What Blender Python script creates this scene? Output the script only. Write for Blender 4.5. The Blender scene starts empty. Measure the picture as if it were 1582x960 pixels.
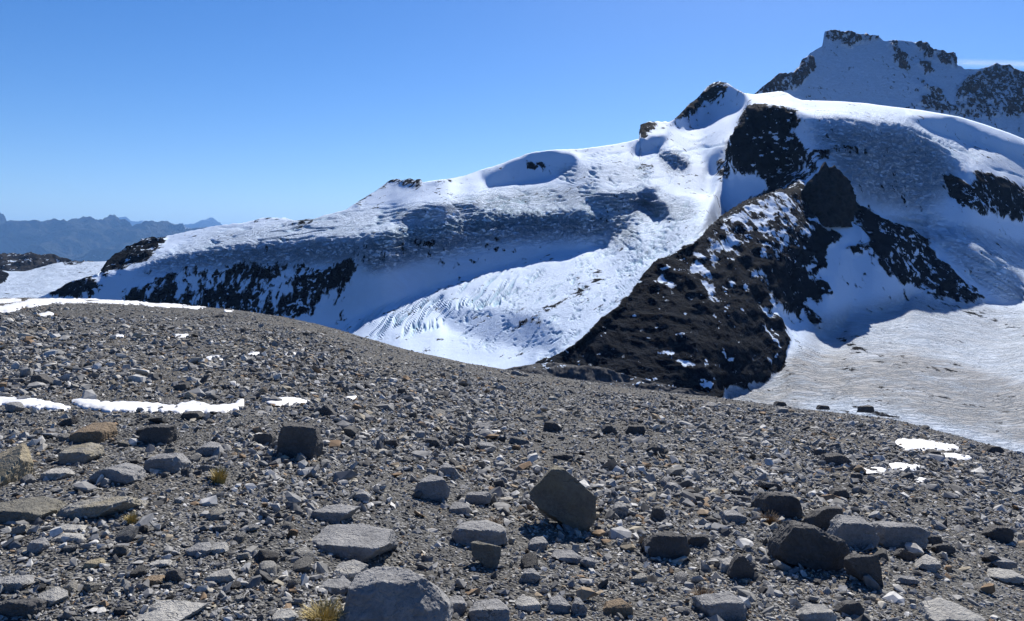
import bpy, bmesh, math, random
import numpy as np
from mathutils import Vector, Matrix, Euler

# ------------------------------------------------------------------ camera, sky, sun, exposure
scene = bpy.context.scene
F, CX, HV, CAMZ = 1143.0, 791.0, 385.0, 1.6      # focal length, centre column, horizon row (in 1582 px units), eye height
cam_data = bpy.data.cameras.new("camera")
cam_data.sensor_width = 36.0
cam_data.lens = 36.0 * F / 1582.0
cam_data.shift_y = -(480.0 - HV) / 1582.0
cam_data.clip_start = 0.05
cam_data.clip_end = 300000.0
cam = bpy.data.objects.new("camera", cam_data)
cam.location = (0, 0, CAMZ)
cam.rotation_euler = (math.radians(90), 0, 0)
scene.collection.objects.link(cam)
scene.camera = cam

SUN_EL, SUN_AZ = math.radians(41.0), math.radians(20.0)   # azimuth measured from +Y towards +X
world = bpy.data.worlds.new("World")
scene.world = world
world.use_nodes = True
wn = world.node_tree.nodes
wl = world.node_tree.links
bg = wn["Background"]
sky = wn.new("ShaderNodeTexSky")
sky.sky_type = 'NISHITA'
sky.sun_disc = False
sky.sun_elevation = SUN_EL
sky.sun_rotation = SUN_AZ
sky.altitude = 1800
sky.air_density = 1.0
sky.dust_density = 0.7
sky.ozone_density = 3.0
hsv = wn.new("ShaderNodeHueSaturation")
hsv.inputs["Saturation"].default_value = 1.32
hsv.inputs["Hue"].default_value = 0.509
wl.new(sky.outputs[0], hsv.inputs["Color"])
wl.new(hsv.outputs[0], bg.inputs[0])
bg.inputs[1].default_value = 0.07

sun_data = bpy.data.lights.new("sun", 'SUN')
sun_data.energy = 5.0
sun_data.angle = math.radians(0.5)
sun_data.color = (1.0, 0.938, 0.84)
sun = bpy.data.objects.new("sun", sun_data)
L = Vector((math.sin(SUN_AZ) * math.cos(SUN_EL), math.cos(SUN_AZ) * math.cos(SUN_EL), math.sin(SUN_EL)))
sun.rotation_euler = L.to_track_quat('Z', 'Y').to_euler()
sun.location = (0, -20, 60)
scene.collection.objects.link(sun)

scene.view_settings.view_transform = 'Standard'
scene.view_settings.look = 'None'
scene.view_settings.gamma = 1.0
scene.view_settings.use_curve_mapping = False
scene.view_settings.exposure = 0.84
scene.render.film_transparent = False
scene.cycles.max_bounces = 6
scene.cycles.diffuse_bounces = 2
scene.cycles.glossy_bounces = 2
scene.cycles.volume_bounces = 0
scene.cycles.use_adaptive_sampling = True
scene.cycles.adaptive_threshold = 0.025
scene.cycles.sample_clamp_indirect = 6.0

# ------------------------------------------------------------------ helpers
rng = np.random.default_rng(11)
_G = rng.normal(size=(4096, 3)); _G /= np.linalg.norm(_G, axis=1)[:, None]
_P = rng.integers(0, 4096, size=4096)

def perlin(x, y, z=0.0, seed=0):
    x = np.asarray(x, float); y = np.asarray(y, float); z = np.zeros_like(x) + z
    x, y, z = np.broadcast_arrays(x, y, z)
    xi = np.floor(x).astype(np.int64); yi = np.floor(y).astype(np.int64); zi = np.floor(z).astype(np.int64)
    xf, yf, zf = x - xi, y - yi, z - zi
    u = xf * xf * xf * (xf * (xf * 6 - 15) + 10)
    v = yf * yf * yf * (yf * (yf * 6 - 15) + 10)
    w = zf * zf * zf * (zf * (zf * 6 - 15) + 10)
    out = 0
    for dx in (0, 1):
        for dy in (0, 1):
            for dz in (0, 1):
                if dz == 1 and not np.any(zf):
                    continue
                h = _P[(xi + dx + seed * 131) & 4095]
                h = _P[(h + yi + dy) & 4095]
                h = _P[(h + zi + dz) & 4095]
                g = _G[h]
                d = g[..., 0] * (xf - dx) + g[..., 1] * (yf - dy) + g[..., 2] * (zf - dz)
                wt = (u if dx else 1 - u) * (v if dy else 1 - v) * (w if dz else 1 - w)
                out = out + d * wt
    return out * 1.5

def fbm(x, y, z=0.0, octaves=4, seed=0, gain=0.5):
    s, a, f = 0, 1.0, 1.0
    for o in range(octaves):
        s = s + a * perlin(np.asarray(x) * f, np.asarray(y) * f, np.asarray(z) * f, seed + o * 7)
        a *= gain; f *= 2.03
    return s

def ridged(x, y, z=0.0, octaves=4, seed=0, gain=0.5):
    s, a, f = 0, 1.0, 1.0
    for o in range(octaves):
        s = s + a * (1 - 2 * np.abs(perlin(np.asarray(x) * f, np.asarray(y) * f, np.asarray(z) * f, seed + o * 7)))
        a *= gain; f *= 2.03
    return s

def inpoly(U, V, poly):
    poly = np.asarray(poly, float)
    inside = np.zeros(U.shape, bool)
    n = len(poly)
    for i in range(n):
        x1, y1 = poly[i]; x2, y2 = poly[(i + 1) % n]
        if y1 == y2:
            continue
        c = ((y1 > V) != (y2 > V)) & (U < (x2 - x1) * (V - y1) / (y2 - y1) + x1)
        inside ^= c
    return inside

def blur(A, r):
    """separable box blur applied twice (radius in cells)"""
    r = int(r)
    if r <= 0:
        return A
    for _ in range(2):
        for ax in (0, 1):
            P = np.pad(A, [(r + 1, r) if k == ax else (0, 0) for k in (0, 1)], mode='edge')
            c = np.cumsum(P, axis=ax)
            n = A.shape[ax]
            if ax == 0:
                A = (c[2 * r + 1:2 * r + 1 + n] - c[0:n]) / (2 * r + 1)
            else:
                A = (c[:, 2 * r + 1:2 * r + 1 + n] - c[:, 0:n]) / (2 * r + 1)
    return A

def smooth(x, a, b):
    t = np.clip((x - a) / (b - a), 0, 1)
    return t * t * (3 - 2 * t)

class Raster:
    def __init__(self, u0, u1, v0, v1, step):
        self.u0, self.v0, self.step = u0, v0, step
        self.us = np.arange(u0, u1 + step, step, dtype=float)
        self.vs = np.arange(v0, v1 + step, step, dtype=float)
        self.U, self.V = np.meshgrid(self.us, self.vs)
    def zeros(self, val=0.0):
        return np.full(self.U.shape, float(val))
    def fill(self, A, poly, val, jitter=0):
        U, V = self.U, self.V
        if jitter:
            if not hasattr(self, "ju"):
                self.ju = fbm(self.U / 14., self.V / 9., 0.0, 2, 5); self.jv = fbm(self.U / 14., self.V / 9., 0.0, 2, 6)
            U = U + jitter * self.ju
            V = V + jitter * self.jv
        q = np.asarray(poly, float); pad = jitter * 2 + 2
        i0 = max(0, int((q[:, 0].min() - pad - self.u0) / self.step)); i1 = max(0, int((q[:, 0].max() + pad - self.u0) / self.step) + 2)
        j0 = max(0, int((q[:, 1].min() - pad - self.v0) / self.step)); j1 = max(0, int((q[:, 1].max() + pad - self.v0) / self.step) + 2)
        A[j0:j1, i0:i1][inpoly(U[j0:j1, i0:i1], V[j0:j1, i0:i1], poly)] = val
    def line(self, A, pts, width, val):
        d = np.full(A.shape, 1e9)
        for (x1, y1), (x2, y2) in zip(pts[:-1], pts[1:]):
            dx, dy = x2 - x1, y2 - y1
            t = np.clip(((self.U - x1) * dx + (self.V - y1) * dy) / (dx * dx + dy * dy + 1e-9), 0, 1)
            d = np.minimum(d, np.hypot(self.U - x1 - t * dx, self.V - y1 - t * dy))
        A[d < width] = val
        return d
    def sample(self, A, u, v):
        x = np.clip((u - self.u0) / self.step, 0, A.shape[1] - 1.001)
        y = np.clip((v - self.v0) / self.step, 0, A.shape[0] - 1.001)
        i = x.astype(int); j = y.astype(int); fx = x - i; fy = y - j
        return (A[j, i] * (1 - fx) * (1 - fy) + A[j, i + 1] * fx * (1 - fy) + A[j + 1, i] * (1 - fx) * fy + A[j + 1, i + 1] * fx * fy)

def mesh_from(name, verts, faces, mats=(), normals=None, attrs=None, smooth_shade=True):
    me = bpy.data.meshes.new(name)
    verts = np.asarray(verts, np.float32); faces = np.asarray(faces, np.int32)
    nv, nf, k = len(verts), len(faces), faces.shape[1]
    me.vertices.add(nv); me.vertices.foreach_set("co", verts.ravel())
    me.loops.add(nf * k); me.loops.foreach_set("vertex_index", faces.ravel())
    me.polygons.add(nf)
    me.polygons.foreach_set("loop_start", np.arange(0, nf * k, k, dtype=np.int32))
    me.polygons.foreach_set("use_smooth", np.full(nf, smooth_shade, bool))
    me.update(calc_edges=True)
    for m in mats:
        me.materials.append(m)
    for an, av in (attrs or {}).items():
        a = me.attributes.new(an, 'FLOAT', 'POINT')
        a.data.foreach_set("value", np.asarray(av, np.float32))
    if normals is not None:
        me.normals_split_custom_set_from_vertices(np.asarray(normals, np.float32))
    return me

def link(name, me, parent=None, **props):
    o = bpy.data.objects.new(name, me)
    scene.collection.objects.link(o)
    if parent is not None:
        o.parent = parent
    for k, v in props.items():
        o[k] = v
    return o

# ------------------------------------------------------------------ materials
class NT:
    def __init__(self, name):
        self.m = bpy.data.materials.new(name)
        self.m.use_nodes = True
        self.t = self.m.node_tree
        self.b = self.t.nodes["Principled BSDF"]
    def n(self, typ, **kw):
        nd = self.t.nodes.new(typ)
        for k, v in kw.items():
            if k.startswith("i_"):
                key = k[2:]
                nd.inputs[int(key) if key.isdigit() else key.replace("_", " ")].default_value = v
            else:
                setattr(nd, k, v)
        return nd
    def l(self, a, b):
        self.t.links.new(a, b)
    def math(self, op, a, b=None, c=None, clamp=False):
        nd = self.n("ShaderNodeMath", operation=op); nd.use_clamp = clamp
        for i, x in enumerate((a, b, c)):
            if x is None: continue
            if isinstance(x, (int, float)): nd.inputs[i].default_value = x
            else: self.l(x, nd.inputs[i])
        return nd.outputs[0]
    def mix(self, fac, a, b, blend='MIX'):
        nd = self.n("ShaderNodeMix", data_type='RGBA', blend_type=blend)
        if isinstance(fac, (int, float)): nd.inputs[0].default_value = fac
        else: self.l(fac, nd.inputs[0])
        for i, x in ((6, a), (7, b)):
            if isinstance(x, tuple): nd.inputs[i].default_value = x if len(x) == 4 else (*x, 1)
            else: self.l(x, nd.inputs[i])
        return nd.outputs[2]
    def ramp(self, fac, stops):
        nd = self.n("ShaderNodeValToRGB")
        e = nd.color_ramp.elements
        while len(e) < len(stops): e.new(0.5)
        for el, (p, c) in zip(e, stops):
            el.position = p; el.color = (*c, 1) if len(c) == 3 else c
        self.l(fac, nd.inputs[0])
        return nd.outputs[0]
    def noise(self, coord, scale, detail=4, rough=0.55, dist=0.0):
        nd = self.n("ShaderNodeTexNoise", i_Scale=scale, i_Detail=detail, i_Roughness=rough, i_Distortion=dist)
        self.l(coord, nd.inputs["Vector"]); return nd.outputs[0]
    def voro(self, coord, scale, feature='F1', out=0, rand=1.0):
        nd = self.n("ShaderNodeTexVoronoi", feature=feature, i_Scale=scale)
        nd.inputs["Randomness"].default_value = rand
        self.l(coord, nd.inputs["Vector"]); return nd.outputs[out]
    def mapping(self, coord, scale=(1, 1, 1), rot=(0, 0, 0)):
        nd = self.n("ShaderNodeMapping"); nd.inputs["Scale"].default_value = scale; nd.inputs["Rotation"].default_value = rot
        self.l(coord, nd.inputs["Vector"]); return nd.outputs[0]
    def bump(self, h, strength, dist, normal=None):
        nd = self.n("ShaderNodeBump", i_Strength=strength, i_Distance=dist)
        self.l(h, nd.inputs["Height"])
        if normal is not None: self.l(normal, nd.inputs["Normal"])
        return nd.outputs[0]
    def attr(self, name):
        nd = self.n("ShaderNodeAttribute", attribute_name=name); return nd.outputs["Fac"]

def make_alpine(name, rock_a=(0.0055, 0.007, 0.010), rock_b=(0.020, 0.0232, 0.0295), sc=1.0, bump_snow=1.2, bump_rock=11.0,
                edge_amp=2.1, sharp=7.0, crumbs=0.9, snow_c=(0.505, 0.61, 0.77), dirt_c=(0.245, 0.252, 0.265)):
    """snow and rock told apart by the vertex attribute 'rock' broken up by fine noise"""
    m = NT(name)
    co = m.n("ShaderNodeTexCoord").outputs["Object"]
    rock, dirt, ice = m.attr("rock"), m.attr("dirt"), m.attr("ice")
    ser = m.attr("serac")
    n1 = m.noise(m.mapping(co, (1, 0.75, 0.6)), 0.075 * sc, 6, 0.68)
    n2 = m.noise(co, 0.013 * sc, 4, 0.6)
    nn = m.math('ADD', m.math('MULTIPLY', n1, 0.7), m.math('MULTIPLY', n2, 0.3))
    v = m.math('MULTIPLY_ADD', m.math('SUBTRACT', nn, 0.5), edge_amp * 2.0, rock)
    # crumbs of snow caught on ledges, in loose swarms
    crumb = m.noise(m.mapping(co, (1.0, 0.8, 1.5), (0.3, 0.2, 0.5)), 0.085 * sc, 3, 0.6)
    swarm = m.noise(co, 0.012 * sc, 2, 0.5)
    cm = m.math('MULTIPLY_ADD', m.math('MULTIPLY_ADD', swarm, 0.42, crumb), 14.0, -11.55, clamp=True)
    v = m.math('MULTIPLY_ADD', cm, -crumbs, v)
    fac = m.math('MULTIPLY_ADD', m.math('SUBTRACT', v, 0.5), sharp, 0.5, clamp=True)
    rn = m.noise(co, 0.05 * sc, 6, 0.72)
    rcol = m.ramp(rn, [(0.32, rock_a), (0.52, tuple((a + b) / 2 for a, b in zip(rock_a, rock_b))), (0.72, rock_b)])
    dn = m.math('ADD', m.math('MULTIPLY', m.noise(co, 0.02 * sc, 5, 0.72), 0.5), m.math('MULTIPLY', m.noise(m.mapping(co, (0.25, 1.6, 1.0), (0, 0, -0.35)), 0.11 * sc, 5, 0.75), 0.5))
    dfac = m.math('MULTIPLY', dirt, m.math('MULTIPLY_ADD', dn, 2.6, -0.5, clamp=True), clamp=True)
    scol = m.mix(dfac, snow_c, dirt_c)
    # fine crevasses: thin lines where a stretched noise crosses its middle
    w1 = m.noise(m.mapping(co, (0.30, 1.0, 1.2), (0, 0, 0.15)), 0.075 * sc, 5, 0.62, 0.6)
    w2 = m.noise(m.mapping(co, (0.45, 1.0, 1.1), (0, 0, -0.5)), 0.16 * sc, 4, 0.6, 0.4)
    def thin(w, k):
        return m.math('SUBTRACT', 1.0, m.math('MULTIPLY', m.math('ABSOLUTE', m.math('SUBTRACT', w, 0.5)), k, clamp=True), clamp=True)
    cr = m.math('MULTIPLY', m.math('MAXIMUM', thin(w1, 22.0), m.math('MULTIPLY', thin(w2, 16.0), 0.75)), ser, clamp=True)
    icol = m.mix(m.math('MULTIPLY', ice, 0.9, clamp=True), scol, (0.22, 0.40, 0.52))
    icol = m.mix(m.math('MULTIPLY', cr, 0.92), icol, (0.10, 0.21, 0.35))
    col = m.mix(fac, icol, rcol)
    m.l(col, m.b.inputs["Base Color"])
    m.b.inputs["Roughness"].default_value = 0.85
    m.l(m.math('MULTIPLY_ADD', fac, -0.13, 0.14), m.b.inputs["Specular IOR Level"])
    hs = m.math('ADD', m.math('MULTIPLY', m.noise(m.mapping(co, (1, 0.5, 1)), 0.05 * sc, 6, 0.6), bump_snow),
                m.math('ADD', m.math('MULTIPLY', cr, -4.5), m.math('MULTIPLY', m.math('MULTIPLY', w2, ser), 3.0)))
    hr = m.noise(co, 0.06 * sc, 7, 0.74)
    h = m.math('ADD', m.math('MULTIPLY', hs, m.math('SUBTRACT', 1.0, fac)),
               m.math('MULTIPLY', m.math('MULTIPLY', hr, bump_rock), fac))
    h = m.math('MULTIPLY_ADD', fac, 3.0, h)
    m.l(m.bump(h, 1.0, 1.0 / sc), m.b.inputs["Normal"])
    return m.m

# ------------------------------------------------------------------ terrain seen across the valley
def curve(pts, u):
    p = np.asarray(pts, float)
    return np.interp(u, p[:, 0], p[:, 1])

def solve_depth(R, T, wl_lat, breaks, p_bottom, fixmask, iters=700):
    """least-squares ln(depth) on the raster from the slope tangents T along the line of sight.
    Rows of R run downwards in the photograph; z grows upwards."""
    Z = (HV - R.V) / F
    T = np.maximum(T, Z + 0.085)
    g = (R.step / F) / (T - Z)
    gv = 0.5 * (g[1:] + g[:-1])                       # p[j]-p[j+1] = gv  (row j is above row j+1)
    wv = np.minimum(1 - breaks[1:], 1 - breaks[:-1]) ** 2 + 1e-4
    wh = wl_lat * (np.minimum(1 - breaks[:, 1:], 1 - breaks[:, :-1]) ** 2) + 1e-5
    p = np.empty_like(T)
    p[-1] = p_bottom if np.ndim(p_bottom) == 1 else p_bottom[-1]
    for j in range(T.shape[0] - 2, -1, -1):
        p[j] = p[j + 1] + gv[j]
    wf = fixmask * 50.0
    def op(x):
        y = wf * x
        d = wv * (x[:-1] - x[1:]); y[:-1] += d; y[1:] -= d
        d = wh * (x[:, 1:] - x[:, :-1]); y[:, 1:] += d; y[:, :-1] -= d
        return y
    P0 = np.broadcast_to(p_bottom, T.shape)
    b = wf * P0
    d = wv * gv; b[:-1] += d; b[1:] -= d
    # start with the column integration pinned below the visible edge
    r = b - op(p); M = 1.0 / op(np.ones_like(p)).clip(1e-3)
    diag = wf.copy(); diag[:-1] += wv; diag[1:] += wv; diag[:, 1:] += wh; diag[:, :-1] += wh
    M = 1.0 / diag
    zc = M * r; d = zc.copy(); rz = (r * zc).sum()
    for k in range(iters):
        Ad = op(d); a = rz / (d * Ad).sum()
        p += a * d; r -= a * Ad
        zc = M * r; rz2 = (r * zc).sum()
        if rz2 < 1e-10: break
        d = zc + (rz2 / rz) * d; rz = rz2
    return p

def sheet_grid(us, top, bot, nv):
    """column-wise grid of image positions, row 0 on the skyline"""
    t = np.linspace(0, 1, nv)[:, None]
    return np.broadcast_to(us[None], (nv, len(us))).copy(), top[None] * (1 - t) + bot[None] * t

def to_world(u, v, Y):
    return np.stack([(u - CX) / F * Y, Y, CAMZ + (HV - v) / F * Y], -1)

def grid_normals(P):
    du = np.empty_like(P); dv = np.empty_like(P)
    du[:, 1:-1] = P[:, 2:] - P[:, :-2]; du[:, 0] = P[:, 1] - P[:, 0]; du[:, -1] = P[:, -1] - P[:, -2]
    dv[1:-1] = P[2:] - P[:-2]; dv[0] = P[1] - P[0]; dv[-1] = P[-1] - P[-2]
    n = np.cross(dv, du)
    n /= np.linalg.norm(n, axis=-1, keepdims=True) + 1e-9
    return n

def grid_faces(nr, nc):
    i = np.arange(nr * nc).reshape(nr, nc)
    return np.stack([i[:-1, :-1], i[1:, :-1], i[1:, 1:], i[:-1, 1:]], -1)

CREST = [(-260, 470), (-60, 457), (0, 455), (130, 456), (220, 461), (300, 468), (400, 478), (480, 490), (545, 510), (600, 529), (640, 541), (700, 553),
         (800, 569), (860, 579), (950, 591), (1040, 602), (1140, 614), (1250, 627), (1340, 637), (1420, 654), (1500, 675), (1582, 698), (1700, 733), (1900, 795)]

SKY_B = [(40, 470), (85, 451), (106, 436), (150, 424), (163, 408), (173, 396), (186, 390), (203, 384), (220, 375), (236, 368), (246, 369), (258, 365), (300, 356), (330, 350), (380, 344), (405, 337), (440, 337),
         (455, 341), (485, 338), (500, 333), (535, 324), (543, 318), (560, 308), (580, 295), (600, 281), (612, 276), (622, 279), (634, 276), (641, 279), (650, 276), (653, 282),
         (680, 278), (700, 275), (720, 271), (745, 262), (770, 255), (800, 243), (820, 236), (850, 232), (900, 230), (950, 223), (975, 218), (988, 214),
         (990, 192), (1003, 188), (1032, 188), (1040, 187), (1052, 174), (1066, 160), (1075, 153), (1085, 143), (1093, 134), (1100, 129), (1112, 126), (1123, 128), (1135, 136),
         (1150, 144), (1165, 146), (1190, 143), (1206, 141), (1217, 144), (1228, 151), (1240, 155), (1300, 157), (1340, 160), (1360, 163), (1420, 170),
         (1480, 180), (1520, 192), (1560, 206), (1582, 215), (1700, 262), (1790, 300)]
SKY_A = [(1130, 175), (1164, 147), (1178, 134), (1191, 125), (1199, 117), (1205, 113), (1214, 115), (1225, 113), (1230, 106), (1234, 104), (1239, 92), (1246, 88), (1252, 82), (1271, 71), (1272, 58),
         (1274, 49), (1280, 47), (1289, 47), (1300, 50), (1313, 48), (1322, 52), (1335, 54), (1338, 50), (1342, 56), (1352, 55), (1359, 57), (1365, 64), (1380, 62), (1405, 64),
         (1416, 66), (1429, 66), (1434, 71), (1438, 75), (1450, 80), (1460, 81), (1469, 83), (1476, 90), (1479, 101), (1484, 102), (1490, 107), (1510, 107),
         (1527, 104), (1534, 100), (1539, 97), (1546, 101), (1557, 101), (1566, 105), (1582, 111), (1620, 122), (1700, 150), (1790, 170)]

SH = math.tan(SUN_EL) / math.cos(SUN_AZ)      # slope tangent that just turns away from the sun

# polygons that lie turned away from the sun (photo pixels)
SHADE_B = [
    ([(85, 455), (110, 440), (165, 428), (260, 399), (340, 387), (420, 378), (500, 371), (560, 371), (600, 440), (640, 456), (560, 486), (519, 500), (480, 500), (80, 500)], 1.18),
    ([(555, 374), (640, 354), (700, 345), (765, 328), (800, 335), (850, 333), (880, 330), (930, 328), (985, 337), (969, 352), (946, 372), (910, 383), (855, 388), (809, 404),
      (740, 421), (680, 437), (612, 458), (519, 490), (490, 480), (540, 430)], 1.10),
    ([(560, 372), (660, 355), (700, 430), (680, 440), (612, 462), (540, 486), (540, 420)], 1.2),
    ([(752, 288), (752, 276), (781, 257), (818, 239), (845, 235), (887, 241), (889, 251), (859, 271), (800, 281)], 2.2),
    ([(976, 235), (983, 223), (1010, 214), (1033, 212), (1015, 228), (995, 236)], 2.6),
    ([(1056, 199), (1036, 189), (1066, 160), (1098, 130), (1112, 127), (1125, 131), (1148, 147), (1153, 159), (1121, 175), (1080, 190)], 1.15),
    ([(1020, 241), (1038, 237), (1061, 251), (1058, 264), (1040, 259)], 1.3),
    ([(1093, 244), (1107, 230), (1139, 205), (1160, 168), (1150, 262), (1093, 267)], 1.15),
    ([(1116, 271), (1205, 265), (1190, 300), (1130, 345), (1084, 374)], 0.80),
    ([(910, 309), (960, 300), (1015, 294), (1000, 313), (969, 324), (923, 322)], 2.2),
    ([(988, 303), (1033, 322), (1029, 336), (1008, 326)], 2.2),
    ([(610, 346), (640, 328), (690, 318), (742, 314), (730, 330), (690, 345), (650, 348)], 2.0),
    # the dome's front and everything below it down to the sunlit flat glacier
    ([(1200, 170), (1222, 175), (1271, 186), (1313, 186), (1359, 191), (1389, 194), (1420, 209), (1450, 227), (1481, 245), (1508, 285), (1540, 285), (1600, 300), (1600, 382), (1582, 379), (1526, 363), (1481, 351),
      (1450, 350), (1435, 352), (1441, 364), (1481, 372), (1526, 399), (1582, 429), (1600, 440), (1600, 468), (1540, 468), (1500, 464), (1451, 458), (1407, 452), (1390, 472),
      (1351, 482), (1314, 480), (1298, 512), (1270, 522), (1256, 505), (1242, 492), (1231, 450), (1270, 320), (1240, 270)], 1.12),
    ([(1405, 186), (1470, 184), (1582, 231), (1620, 250), (1620, 258), (1582, 240), (1500, 217), (1440, 198)], 1.5),
]
LITE_B = [   # gentle sunlit ground inside or beside the shaded faces
    ([(1328, 322), (1359, 338), (1392, 352), (1380, 352), (1345, 336)], 0.45),
]
# rock showing through (polygon, strength)
ROCK_B = [
    ([(1159, 168), (1185, 166), (1222, 172), (1243, 185), (1231, 200), (1237, 215), (1249, 233), (1225, 262), (1200, 266), (1143, 272), (1126, 243), (1143, 200)], 1.08),
    ([(1150, 268), (1200, 262), (1249, 233), (1268, 250), (1262, 270), (1246, 285), (1230, 310), (1185, 318), (1190, 290)], 0.72),
    ([(1236, 300), (1262, 292), (1300, 292), (1322, 318), (1326, 328), (1307, 330), (1283, 323), (1264, 314), (1228, 314)], 1.3),
    ([(835, 562), (880, 545), (912, 520), (960, 478), (1000, 425), (1030, 402), (1075, 378), (1115, 342), (1150, 317), (1200, 295), (1232, 300), (1270, 319), (1255, 337), (1270, 355), (1307, 366),
      (1272, 383), (1278, 407), (1258, 425), (1290, 450), (1266, 462), (1233, 465), (1274, 494), (1262, 500), (1218, 484), (1205, 490), (1219, 523), (1210, 560), (1201, 577), (1184, 591), (1117, 606), (1100, 640), (820, 640)], 1.15),
    ([(1080, 385), (1115, 342), (1150, 317), (1200, 295), (1240, 300), (1262, 320), (1240, 360), (1200, 400), (1150, 420), (1100, 420)], 0.78),
    ([(1310, 331), (1328, 324), (1359, 345), (1405, 360), (1450, 397), (1484, 431), (1526, 462), (1496, 470), (1435, 460), (1383, 430), (1347, 398), (1338, 361)], 0.86),
    ([(1450, 273), (1472, 273), (1508, 287), (1502, 258), (1536, 270), (1582, 288), (1620, 300), (1620, 350), (1582, 341), (1526, 331), (1469, 313)], 0.85),
    ([(1250, 236), (1290, 228), (1335, 228), (1344, 240), (1300, 242), (1255, 246)], 0.62),
    ([(1355, 288), (1395, 290), (1393, 298), (1362, 297)], 0.75),
    ([(1300, 385), (1335, 378), (1342, 392), (1320, 392)], 0.62),
    ([(154, 425), (170, 400), (173, 392), (203, 380), (236, 364), (257, 362), (250, 378), (240, 388), (222, 399), (190, 410)], 1.3),
    ([(70, 460), (106, 433), (160, 431), (141, 455)], 0.95),
    ([(188, 450), (250, 428), (300, 410), (345, 418), (380, 404), (420, 412), (470, 410), (505, 416), (540, 400), (557, 406), (548, 435), (508, 455), (484, 492), (188, 492)], 0.44),
    ([(470, 425), (510, 418), (548, 402), (552, 412), (546, 433), (506, 455), (482, 488), (420, 475), (450, 450)], 0.74),
    ([(300, 445), (360, 450), (420, 462), (482, 488), (300, 492), (200, 470), (200, 452)], 0.64),
    ([(1036, 191), (1061, 164), (1098, 130), (1112, 124), (1124, 128), (1121, 143), (1089, 161), (1056, 181)], 1.1),
    ([(988, 190), (1012, 190), (1013, 197), (999, 205), (996, 213), (988, 214)], 1.4),
    ([(572, 303), (585, 291), (608, 274), (652, 274), (650, 283), (640, 288), (625, 282), (604, 285)], 1.0),
    ([(652, 282), (680, 276), (720, 269), (722, 272), (690, 279), (660, 284)], 0.9),
    ([(540, 322), (560, 307), (585, 291), (572, 305), (552, 318)], 0.8),
    ([(449, 350), (452, 343), (488, 337), (486, 343), (462, 350)], 1.0),
    ([(380, 343), (405, 335), (445, 335), (440, 340), (410, 341)], 0.65),
    ([(812, 252), (830, 252), (846, 260), (838, 262), (822, 260)], 1.0),
    ([(560, 378), (620, 372), (700, 372), (760, 360), (800, 358), (800, 378), (740, 386), (660, 400), (580, 425), (556, 418)], 0.24),
    ([(700, 410), (760, 385), (800, 372), (812, 382), (770, 395), (735, 412), (705, 428)], 0.24),
    ([(1105, 250), (1130, 245), (1145, 262), (1135, 276), (1110, 280)], 0.6),
    ([(985, 252), (1000, 250), (1012, 262), (1000, 268)], 0.45),
]
SNOW_ON_ROCK = [   # snow lying in the gullies of the spur
    [(1062, 400), (1078, 392), (1092, 410), (1090, 425), (1102, 448), (1104, 462), (1094, 464), (1088, 440), (1074, 420)],
    [(1066, 388), (1110, 378), (1135, 366), (1165, 352), (1180, 350), (1150, 366), (1130, 386), (1100, 396), (1076, 398)],
    [(1012, 424), (1026, 416), (1028, 430), (1022, 440)], [(1030, 446), (1040, 450), (1050, 460), (1042, 460)],
    [(1130, 430), (1140, 424), (1138, 440), (1132, 452), (1124, 446)], [(1168, 474), (1178, 474), (1186, 492), (1176, 482)],
    [(1184, 470), (1204, 476), (1222, 482), (1243, 497), (1256, 515), (1262, 535), (1222, 535), (1218, 520), (1205, 492)],
    [(1120, 452), (1128, 460), (1132, 486), (1124, 478)], [(1186, 418), (1196, 408), (1202, 414), (1192, 426)],
    [(1128, 330), (1165, 316), (1205, 300), (1215, 306), (1180, 326), (1150, 340), (1126, 352), (1112, 356)],
    [(1210, 320), (1240, 308), (1228, 326), (1205, 338)], [(1246, 345), (1254, 340), (1250, 362), (1240, 372)],
    [(1206, 370), (1216, 366), (1212, 382), (1200, 392), (1192, 394)], [(1098, 402), (1115, 398), (1112, 410)],
    [(1150, 392), (1172, 404), (1180, 414), (1168, 412)], [(1160, 425), (1170, 418), (1178, 424), (1170, 434)],
    [(1148, 540), (1170, 546), (1190, 556), (1200, 562), (1180, 560)], [(950, 584), (958, 582), (974, 594), (960, 594)],
    [(1112, 600), (1140, 592), (1170, 590), (1200, 580), (1215, 575), (1230, 600), (1120, 612)],
    [(1015, 560), (1020, 556), (1022, 572)], [(1100, 468), (1106, 466), (1104, 474)], [(1085, 462), (1100, 466), (1104, 472), (1092, 470)],
]
BREAKS_B = [   # outlines that stand in front of what is behind them
    [(835, 562), (880, 545), (912, 520), (960, 478), (1000, 425), (1030, 402), (1075, 378), (1115, 342), (1150, 317), (1200, 296), (1236, 300)],
    [(1126, 245), (1142, 200), (1158, 167), (1186, 164), (1222, 160)],
    [(1328, 324), (1360, 343), (1406, 358), (1430, 376)],
    [(988, 186), (988, 216)],
]
R = Raster(30, 1800, 96, 800, 3)
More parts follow.
